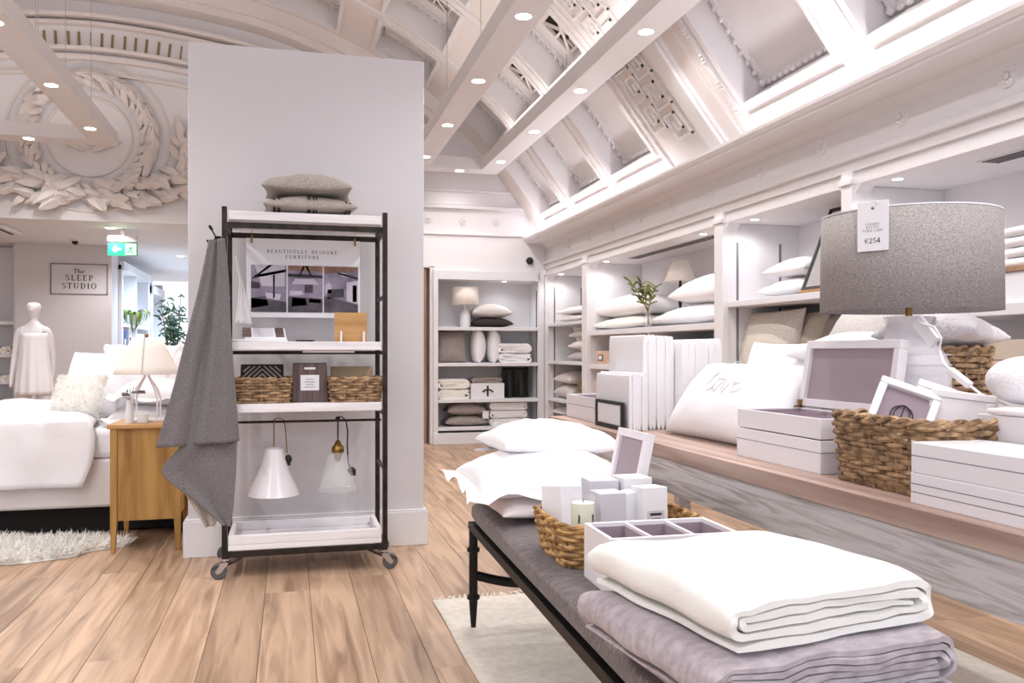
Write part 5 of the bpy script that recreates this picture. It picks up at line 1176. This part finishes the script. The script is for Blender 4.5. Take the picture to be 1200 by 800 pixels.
pframe('tilted white picture frame with a globe print in the basket', (c_.x, c_.y+.03, c_.z-.115), (math.radians(-32), math.radians(20), math.radians(-38)), .18, .19, True)
c_ = PX(1092, 464, bx+.25)
pframe('white picture frame standing back to back in the basket', (c_.x, c_.y, c_.z-.12), (math.radians(-22), math.radians(18), math.radians(-40)), .17, .16, back=True)
c_ = PX(1112, 470, bx+.27)
pframe('white picture frame lying against the back rim of the basket', (c_.x, c_.y-.03, c_.z-.13), (math.radians(-12), math.radians(6), math.radians(-55)), .18, .16, back=True)
# ---- white boxes at the near end
a_ = PT(1067, 588.5)
tray('keepsake_box', 'lower white box in the near stack beside the wicker basket', a_.x, a_.x+.22, a_.y-.46, a_.y, T, .08, (.03, .052), False, lid=True)
tray('keepsake_box', 'upper white box in the near stack beside the wicker basket', a_.x+.001, a_.x+.221, a_.y-.46, a_.y-.001, T+.0805, .08, (.045,), False, lid=True)
c_ = PX(1176, 492, a_.x+.36); tray('storage_box', 'white box behind the near stack carrying the textured pouf', a_.x+.27, a_.x+.5, 1.35, c_.y, T, .225, (), False, lid=True)
zp = T+.226; c_ = PX(1185, 486, a_.x+.37)
t = fold_mesh(.24, .34, .006, 4, 10, .003); tag(obj('folded_towel', t, COTTON, None, (a_.x+.385, c_.y-.2, zp), (0, 0, 0)), 'flat folded white cloth under the textured pouf', 'cloth')
BOUCLE = mat('boucle', (226,222,226), .95, col2=(240,238,241), scale=170, kind='voronoi', bump=.35, lo=.05, hi=.4)
pc = PX(1203, 455, a_.x+.38); b = MB(); b.ball((0, 0, 0), .105, .105, .068, 28, 16); tag(obj('textured_pouf', b, BOUCLE, None, (a_.x+.385, pc.y, zp+.024+.068)), 'round white textured pouf cushion on the folded cloth', 'pouf')
# ---- drum lamp
LX = 2.14; lc = PX(1065, 300, LX); ld = lc.y/(CY-(.465)*SY)
lt = thing('table_lamp', 'tall white ceramic lamp with large grey linen drum shade', 'table lamp', (lc.x, lc.y, T))
z0, z1 = 1.2+(411-362)/1000*ld-T-.008, 1.2+(411-254)/1000*ld-T; R_ = 105/1000*ld*.93
b = MB(); b.lathe([(R_*1.0, z0), (R_*.985, z1)], 64, cap=False); obj('shade', b, SHADEG, lt, solid=.004)
b = MB(); b.lathe([(R_*.985+.003, z1-.002), (R_*.985+.003, z1+.003), (R_*.985-.004, z1+.003)], 64, cap=False); obj('shade_trim', b, CARD, lt)
zt = z0-.02; bz = 1.2-(470-411)/1000*ld-T
hb = z0-.02
b = MB(); b.lathe([(.10, 0), (.135, .03), (.142, .12), (.142, hb-.20), (.135, hb-.155), (.115, hb-.115), (.09, hb-.09), (.078, hb-.06), (.075, hb-.03), (.085, hb-.005), (.088, hb), (.06, hb)], 44); obj('ceramic_body', b, CERAMIC, lt)
b = MB()
for q in range(8): zq = .14+q*.035; b.lathe([(.1425, zq), (.1432, zq+.002), (.1425, zq+.004)], 44, cap=False)
obj('throwing_rings', b, CERAMIC, lt)
b = MB(); b.tube([(0, 0, hb), (0, 0, z0+.08)], .012, 10); b.bar((-R_*.98, 0, z1-.02), (R_*.98, 0, z1-.02), .006, .004); obj('lamp_stem', b, BRASS, lt)
# price tag hung on the shade
tg = PX(1023, 268, LX); ang = math.atan2(-1, -.4)
dv_ = Vector((tg.x-lc.x, tg.y-lc.y, 0)); ct = PX(1023, 268, LX-.13)
cc = Vector((0, 0, 0)) - Vector((lc.x, lc.y, 0)); dirc = Vector((ray(1023, 268).x, ray(1023, 268).y, 0)).normalized()
# point where that sight line meets the shade cylinder
oc = Vector((-lc.x, -lc.y, 0)); bb = oc.dot(dirc); disc = bb*bb-(oc.dot(oc)-(R_+.006)**2); tt = -bb-math.sqrt(max(0, disc)); hit = dirc*tt
nn = Vector((hit.x-lc.x, hit.y-lc.y, 0)).normalized(); rz = math.atan2(nn.y, nn.x)+PI/2
tgo = thing('price_tag', 'white price tag reading 254 euro hanging on the drum shade', 'tag', (hit.x, hit.y, 1.2+(411-294)/1000*ld*.93), (0, 0, rz))
kx = tt/1000*1.03; w, h = 33*kx, 52*kx
b = MB(); b.box(-w/2, w/2, -.002, 0, 0, h); obj('card', b, CARD, tgo, bevel=.001)
textobj('€254', h*.1, tgo, (0, -.003, h*.16), sp=.1); textobj('CERAMIC', h*.045, tgo, (0, -.003, h*.52), m=INKG, sp=.25); textobj('BOTTLE', h*.045, tgo, (0, -.003, h*.455), m=INKG, sp=.25); textobj('TABLE LAMP', h*.045, tgo, (0, -.003, h*.39), m=INKG, sp=.2)
b = MB(); b.lathe([(h*.03, 0), (h*.03, .001)], 12); b.xf(E(PI/2, 0, 0, (0, -.0015, h*.86))); obj('eyelet', b, INK, tgo); b = MB(); b.tube([(0, -.003, h*.86), (.02, -.004, h*.96), (.0, -.002, h*1.03)], .0012, 4); obj('string', b, CARD, tgo)
# cord with switch and paper label
Q = lambda u, v, x: PX(u, v, x)
cp = [Q(1078, 378, LX-.12), Q(1095, 383, LX-.13), Q(1103, 396, LX-.12), Q(1101, 410, LX-.11), Q(1106, 425, LX-.13), Q(1113, 433, LX-.16)]; cp2 = [Q(1137, 452, LX-.16), Q(1150, 462, LX-.15), Q(1165, 468, LX-.15), Q(1180, 474, LX-.12)]
o0 = Vector((lc.x, lc.y, T)); b = MB(); b.tube([p_-o0 for p_ in cp], .004, 6); b.tube([p_-o0 for p_ in cp2], .004, 6); obj('cord', b, LACQUER, lt)
b = MB(); b.bar(cp[-1]-o0, cp2[0]-o0, .022, .022); obj('inline_switch', b, LACQUER, lt, bevel=.005)
lb0, lb1 = Q(1075, 375, LX-.11)-o0, Q(1096, 402, LX-.11)-o0; b = MB(); b.bar(lb0, lb1, .012, .045, (0, 0, 1)); pl_ = obj('paper_label', b, CARD, lt)
# tall basket with quilted pillow behind the lamp
c_ = PX(1122, 410, 2.38)
basket('wicker_basket', 'tall brown wicker basket behind the drum lamp', (2.30, c_.y-.0, T), 0, .24, .30, .40, .92, 20, .0095, 18, WICKER, r=.06)
QUILT = mat('quilted_cotton', (220,214,220), .9, col2=(236,232,237), scale=60, kind='voronoi', bump=.4, lo=.1, hi=.4)
tag(obj('quilted_pillow', pillow(.36, .36, .13, 0, 41, wr=.01), QUILT, None, (2.30, c_.y-.01, T+.405), (math.radians(-3), math.radians(4), .5), smooth=70), 'quilted white pillow lying on the tall basket', 'pillow')
# ================================================================ GOODS IN THE WALL NICHES AND THE END UNIT
def flat_pillow(u0, u1, vb, X, z, h, m, lab, d=.45, seed=0, g=None, name='pillow', rotz=0, tilt=0):
    # lies on a shelf (top at z) in the right-wall niches; u0..u1 give its extent along the wall at depth X
    ya, yb = PX(u0, vb, X).y, PX(u1, vb, X).y; w = abs(ya-yb)
    return tag(obj(name, pillow(w, d, h, 0, seed, wr=.012), m, None, (X+d/2, (ya+yb)/2, z), (tilt, 0, PI/2+rotz), smooth=70), lab, 'pillow', g)
XF = XS+.06
# niche nearest the end wall
flat_pillow(650, 682, 374, XF, 1.56, .10, PINKISH, 'pink grey cushion lying lowest on the corner niche top shelf', .45, 1)
flat_pillow(650, 681, 374, XF, 1.655, .11, COTTON, 'white and pink cushion stacked on the corner niche top shelf', .45, 2)
b = MB(); b.box(-.012, .012, -.01, .01, 0, .2, E(.0, .3, 0)); b.v = [(x, y*12, z) for x, y, z in b.v]; tag(obj('dark_book', b, BLACK, None, (XS+.2, 9.42+.08, 1.56), (0, 0, PI/2)), 'thin dark book leaning beside the corner niche cushions', 'book')
for q in range(3): flat_pillow(664+q, 686, 420, XF, 1.07+.135*q, .145, (GREYQ, PINKISH, LINENL)[q], ('grey cushion at the bottom of the corner niche pile', 'pale pink cushion in the middle of the corner niche pile', 'light linen cushion on top of the corner niche pile')[q], .45, 5+q)
r_ = tag(obj('cushion', pillow(.45, .45, .16, 0, 9), IVORY, None, (XS+.25, 10.2, 1.07), (math.radians(70), 0, PI/2), smooth=70), 'cream cushion leaning in the corner niche', 'cushion'); r_.location.z += .21
flat_pillow(648, 668, 466, XF, .585, .20, LINENL, 'plump grey cushion on the corner niche third shelf', .4, 12)
flat_pillow(648, 668, 446, XF, .77, .17, PINKISH, 'plump pink cushion on top of the grey one in the corner niche', .4, 13)
basket('wicker_basket', 'small wicker basket on the corner niche third shelf', (XS+.3, 9.75, .585), 0, .35, .5, .22, .9, 8, .012, 12, WICKER, r=.08, split=False)
flat_pillow(644, 660, 495, XF, .2, .17, GREYQ, 'grey cushion at the bottom of the corner niche', .4, 14)
flat_pillow(644, 660, 485, XF, .36, .1, COTTON, 'white cushion at the bottom of the corner niche', .4, 15)
# wide niche: pillows, vase, lamp
flat_pillow(692, 757, 388, XF, 1.43, .15, IVORY, 'cream pillow lying under the white one beside the twig vase', .5, 21)
flat_pillow(692, 756, 378, XF+.03, 1.56, .26, COTTON, 'plump white pillow lying beside the twig vase', .5, 22)
flat_pillow(764, 842, 382, XF, 1.43, .19, COTTON, 'embroidered white pillow lying lower right of the twig vase', .5, 23)
flat_pillow(782, 846, 362, XF+.04, 1.61, .27, COTTON, 'plump white pillow on top, before the small lamp', .5, 24)
c = PX(757, 381, XS+.03); t = thing('twig_vase', 'slim glass vase with green leafy twig on the niche shelf', 'vase', (XS+.05, c.y, 1.43))
b = MB(); b.lathe([(0, 0), (.035, 0), (.038, .02), (.032, .13), (.036, .15)], 20, cap=False); obj('vase', b, GLASS, t)
st = MB(); lf = MB(); rr = random.Random(12)
for k, tip in enumerate(((-.17, .04, .45), (.05, -.04, .38), (-.06, .02, .43))):
    tp = Vector(tip); P_ = [Vector((0, -.01*k, .02)), Vector((0, .0, .15)), tp*.62+Vector((0, 0, .08)), tp]; st.tube(P_, [.006, .005, .004, .002], 5)
    for q in range(13):
        f = .25+.75*q/12; p_ = Vector((0, 0, .15)).lerp(tp, f) + Vector((rr.uniform(-.01, .01),)*3); s_ = 1 if q % 2 else -1
        d = Vector((s_*rr.uniform(.4, 1), rr.uniform(-.5, .5), rr.uniform(.1, .9))).normalized(); n_ = d.cross(Vector((1, 0, 0)))
        M_ = d.to_track_quat('Y', 'Z').to_matrix().to_4x4(); M_.translation = p_; lf.join(leafmesh(.07+.03*rr.random(), .028, .006), M_)
obj('twig', st, STEM, t); obj('foliage', lf, LEAF, t)
c = PX(795, 330, XS+.4); t = thing('table_lamp', 'small lamp with beige cone shade behind the niche pillows', 'table lamp', (XS+.42, c.y, 1.43))
zz = c.z-1.43; kk = c.y/(CY-.195*SY)/1000
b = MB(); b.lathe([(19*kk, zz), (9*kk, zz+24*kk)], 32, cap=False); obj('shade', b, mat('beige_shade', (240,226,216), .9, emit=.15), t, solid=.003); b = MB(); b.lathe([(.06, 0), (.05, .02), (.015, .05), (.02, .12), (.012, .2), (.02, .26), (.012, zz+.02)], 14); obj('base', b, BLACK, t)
def lbox(lab, X, y0, y1, z, h, m, d=.35, n=1, cat='box', g=None):
    t = thing('storage_box', lab, cat, (X, (y0+y1)/2, z), (0,0,0), g); w = abs(y1-y0)/2; b = MB(); b.box(0, d, -w, w, 0, h); obj('body', b, m, t, bevel=.004)
    for k in range(n):
        yc = -w+2*w*(k+.5)/n; b = MB(); b.box(-.006, 0, yc-.07, yc+.07, h*.28, h*.72); fr = obj('label_frame', b, BLACK, t); b = MB(); b.box(-.008, -.005, yc-.052, yc+.052, h*.35, h*.65); obj('card', b, CARD, fr)
    return t
lbox('peach coloured storage box with two label frames behind the packed sheets', XS+.05, 8.45, 9.12, 1.05, .15, PEACH, .4, 2)
basket('wicker_basket', 'dark basket standing on the upper cubby behind the packed sheets', (XS+.35, 8.2, 1.05), 0, .3, .36, .18, .9, 6, .012, 10, WICKER, split=False)
lbox('beige storage box in the lower cubby behind the sheets', XS+.06, 7.75, 8.35, .72, .16, BEIGE, .4, 1)
for q, (y0, y1) in enumerate(((6.9, 7.5), (6.22, 6.84))): lbox(('pale wooden box top showing above the tall sheets', 'pale wooden box beside the pilaster above the sheets')[q], XS+.08, y0, y1, 1.05, .2+.02*q, PEACH if q else BEIGE, .4, 1)
lbox('peach box low in the cubby next to the corner pilaster', XS+.05, 8.6, 9.15, .72, .14, PEACH, .4, 1)
# third niche: pillows, mirror, tray, patterned cushions
flat_pillow(886, 940, 341, XS+.08, 1.585, .15, COTTON, 'white pillow lying under another beside the leaning mirror', .5, 31)
flat_pillow(892, 942, 322, XS+.10, 1.72, .16, COTTON, 'white pillow lying on top beside the leaning mirror', .5, 32)
b_ = PX(934, 337, XS+.02); tp = PX(951, 261, XS+.3)
t = thing('leaning_mirror', 'black framed mirror leaning on the niche shelf behind the drum shade', 'mirror', (XS+.06, b_.y-.28, 1.60), (0, math.radians(22), 0)); w, h = .28, .60; b = MB(); e = .02
for (y0, y1, z0, z1) in ((-w, w, 0, e), (-w, w, h-e, h), (-w, -w+e, e, h-e), (w-e, w, e, h-e)): b.box(-.012, .012, y0, y1, z0, z1)
obj('frame', b, BLACK, t); b = MB(); b.box(-.004, .006, -w+.01, w-.01, .01, h-.01); obj('mirror_glass', b, mat('mirror_silver', (228,230,234), .12, .85), t)
b = MB(); b.box(-.12, .16, -.3, .28, 0, .02); b2 = MB(); tag(obj('wooden_board', b, OAKTOP, None, (XS+.13, b_.y-.3, 1.5855), bevel=.005), 'light wooden board under the leaning mirror', 'board').location.x = XS+.14
t.location.z = 1.607
def upc(name, lab, u0, u1, vb, X, z, h, m, seed, lean=.2, g=None):
    ya, yb = PX(u0, vb, X).y, PX(u1, vb, X).y; w = abs(ya-yb); mb = pillow(w, h, .17, 0, seed, pinch=.05); mb.v = [(x, y+h/2, q-.05) for x, y, q in mb.v]; mb.xf(E(PI/2-lean, 0, 0)); mz = min(p_[2] for p_ in mb.v); mb.v = [(x, y, q-mz) for x, y, q in mb.v]
    return tag(obj(name, mb, m, None, (X, (ya+yb)/2, z), (0, 0, -PI/2), smooth=70), lab, 'cushion', g)
upc('cushion', 'beige dotted cushion standing below the niche shelf by the pilaster', 864, 928, 405, XS+.14, .9, .62, DOTTED, 41)
upc('cushion', 'darker beige dotted cushion standing behind the first one', 914, 958, 400, XS+.26, .9, .60, mat('dotted_taupe', (176,164,148), .95, col2=(200,190,176), scale=90, kind='voronoi', lo=.2, hi=.5), 42)
upc('cushion', 'taupe cushion half hidden behind the drum shade', 948, 1000, 395, XS+.33, .9, .58, LINEN, 43)
# scalloped and striped cushions behind the lamp on the long table
leanp('scalloped_cushion', 'light cushion with scalloped edge behind the drum lamp', .40, .30, .13, (2.40, 3.30, T+.33), yaw_, math.radians(35), LINENL, 51, .02)
lbox('tall white carton supporting the scalloped cushion behind the lamp', 2.14, 2.88, 3.26, T, .325, CARD, .28, 0)
# near niche: folded bedding, boxes
ya = PX(1172, 318, XS+.05).y
lbox('white carton on the near niche shelf beside the drum shade', XS+.05, ya-.5, ya+.02, 1.43, .15, CARD, .4, 0)
b = MB(); b.box(0, .42, -.3, .28, 0, .02); tag(obj('wooden_board', b, BROWNWOOD, None, (XS+.04, ya-.25, 1.581)), 'thin brown board on the white carton in the near niche', 'board')
for q in range(4): tag(obj('folded_sheet', fold_mesh(.34, .5, .012, 60+q, 14, .006), COTTON, None, (XS+.24, ya-.24, 1.602+.0505*q), (0, 0, .02*q-.03), smooth=60), ('lowest', 'second', 'third', 'topmost')[q]+' white folded sheet piled in the near niche', 'sheet', 'folded sheets in the near niche')
lbox('beige lidded box on the lower shelf of the near niche', XS+.06, ya-.6, ya+.12, 1.155, .1, BEIGE, .4, 0)
lbox('peach storage box with black label frame in the near niche', XS+.05, ya-.6, ya+.14, .98, .17, PEACH, .4, 2)
# ---- end-wall unit
def PU(u): return PY(u, 400, YB+.05).x
YU = YB+.17
def ush(u0, u1): return PU(u0), PU(u1)
x0, x1 = ush(532, 563); t = thing('table_lamp', 'white lamp with drum shade glowing in the end wall unit', 'table lamp', ((x0+x1)/2, YU+.02, USH[0])); w = (x1-x0)/2
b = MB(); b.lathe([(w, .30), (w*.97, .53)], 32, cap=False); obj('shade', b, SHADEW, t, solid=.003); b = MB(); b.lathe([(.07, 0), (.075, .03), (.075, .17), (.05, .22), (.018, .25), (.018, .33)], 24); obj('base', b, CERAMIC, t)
def up(name, lab, u0, u1, z, h, m, seed, cat='cushion', d=.36): x0, x1 = ush(u0, u1); return tag(obj(name, pillow(x1-x0, d, h, 0, seed), m, None, ((x0+x1)/2, YU, z), smooth=70), lab, cat)
up('cushion', 'dark brown cushion on the top shelf of the end wall unit', 554, 601, USH[0], .14, DARKFAB, 71)
up('cushion', 'pale quilted cushion on top of the dark brown one', 553, 600, USH[0]+.125, .19, LINENL, 72)
def standc(name, lab, u0, u1, z, h, thick, m, seed, rz=0, cat='cushion'):
    x0, x1 = ush(u0, u1); w = x1-x0; mb = pillow(w, h, thick, 0, seed, pinch=.04); mb.v = [(x, y+h/2, q) for x, y, q in mb.v]; mb.xf(E(PI/2-.1, 0, 0)); mz = min(p_[2] for p_ in mb.v); mb.v = [(x, y, q-mz) for x, y, q in mb.v]
    return tag(obj(name, mb, m, None, ((x0+x1)/2, YU+.02, z), (0, 0, rz), smooth=70), lab, cat)
standc('cushion', 'grey brown knitted cushion standing on the second shelf', 511, 548, USH[1], .42, .16, KNIT, 73)
for q, (u0, u1) in enumerate(((548, 566), (567, 584))):
    x0, x1 = ush(u0, u1); mb = pillow(.36, .44, x1-x0, 0, 74+q, pinch=.03); mb.xf(E(PI/2, 0, PI/2)); mz = min(p_[2] for p_ in mb.v); mb.v = [(x-(x1-x0)*.17, y, z-mz) for x, y, z in mb.v]
    tag(obj('bed_pillow', mb, COTTON, None, ((x0+x1)/2, YU+.01, USH[1]), (0, 0, 0), smooth=70), ('white pillow standing on edge beside the knitted cushion', 'white pillow standing on edge beside the folded towels')[q], 'pillow')
def towels(u0, u1, z, n, th, lab, m=COTTON, d=.34, g=None):
    x0, x1 = ush(u0, u1); 
    for q in range(n): tag(obj('folded_towel', fold_mesh(x1-x0, d, th, q+u0, 12, .004), m, None, ((x0+x1)/2, YU, z+q*th*4.02), (0, 0, PI if q % 2 else 0), smooth=60), ('lower ', 'upper ', 'top ')[q]+lab if n < 3 else ('lowest ', 'middle ', 'topmost ')[q]+lab, 'towel', g)
towels(583, 622, USH[1], 2, .032, 'white towel folded beside the standing pillows', g='towels in the end wall unit')
towels(512, 550, USH[2], 2, .033, 'cream towel folded beside the cross marked box', IVORY, g='towels in the end wall unit')
x0, x1 = ush(551, 590); t = thing('gift_box', 'white box with black cross ribbon in the end wall unit', 'box', ((x0+x1)/2, YU-.02, USH[2])); w = (x1-x0)/2
b = MB(); b.box(-w, w, -.15, .15, 0, .2); obj('body', b, CARD, t, bevel=.004); b = MB(); b.box(-.012, .012, -.155, -.15, .03, .17); b.tube([(-.07, -.153, .09), (-.03, -.153, .115), (0, -.153, .12), (.03, -.153, .115), (.07, -.153, .09)], .011, 6); obj('ribbon_mark', b, BLACK, t)
tag(obj('folded_towel', fold_mesh(x1-x0-.04, .3, .02, 3, 12, .004), KNIT, None, ((x0+x1)/2, YU, USH[2]+.2), smooth=60), 'taupe knitted throw folded on the cross marked box', 'throw')
x0, x1 = ush(591, 622); b = MB(); b.grid(lambda s_, t_: Vector(((x1-x0)*(s_-.5), -.02+.03*math.sin(s_*14+1)*(.4+t_), .40*(1-t_)+.003)), 40, 10); tag(obj('dark_throw', b, BLACK, None, ((x0+x1)/2, YU, USH[2]), solid=.03, smooth=70), 'black throw draped in folds beside the cross marked box', 'throw')
up('cushion', 'lower taupe cushion on the bottom shelf of the end wall unit', 521, 571, USH[3], .15, KNIT, 81); 
cu_ = up('cushion', 'upper taupe cushion with a hanging tag on the bottom shelf', 524, 569, USH[3]+.135, .18, KNIT, 82)
x0, x1 = ush(564, 571); b = MB(); b.box(-(x1-x0)/2, (x1-x0)/2, -.003, 0, -.05, .05); b.tube([(0, 0, .05), (-.01, .03, .09)], .002, 4); tag(obj('swing_tag', b, CARD, None, ((x0+x1)/2, YU-.2, USH[3]+.15)), 'small white tag hanging from the taupe cushions', 'tag')
towels(573, 617, USH[3], 3, .026, 'white towel on the bottom shelf of the end wall unit', g='towels in the end wall unit')
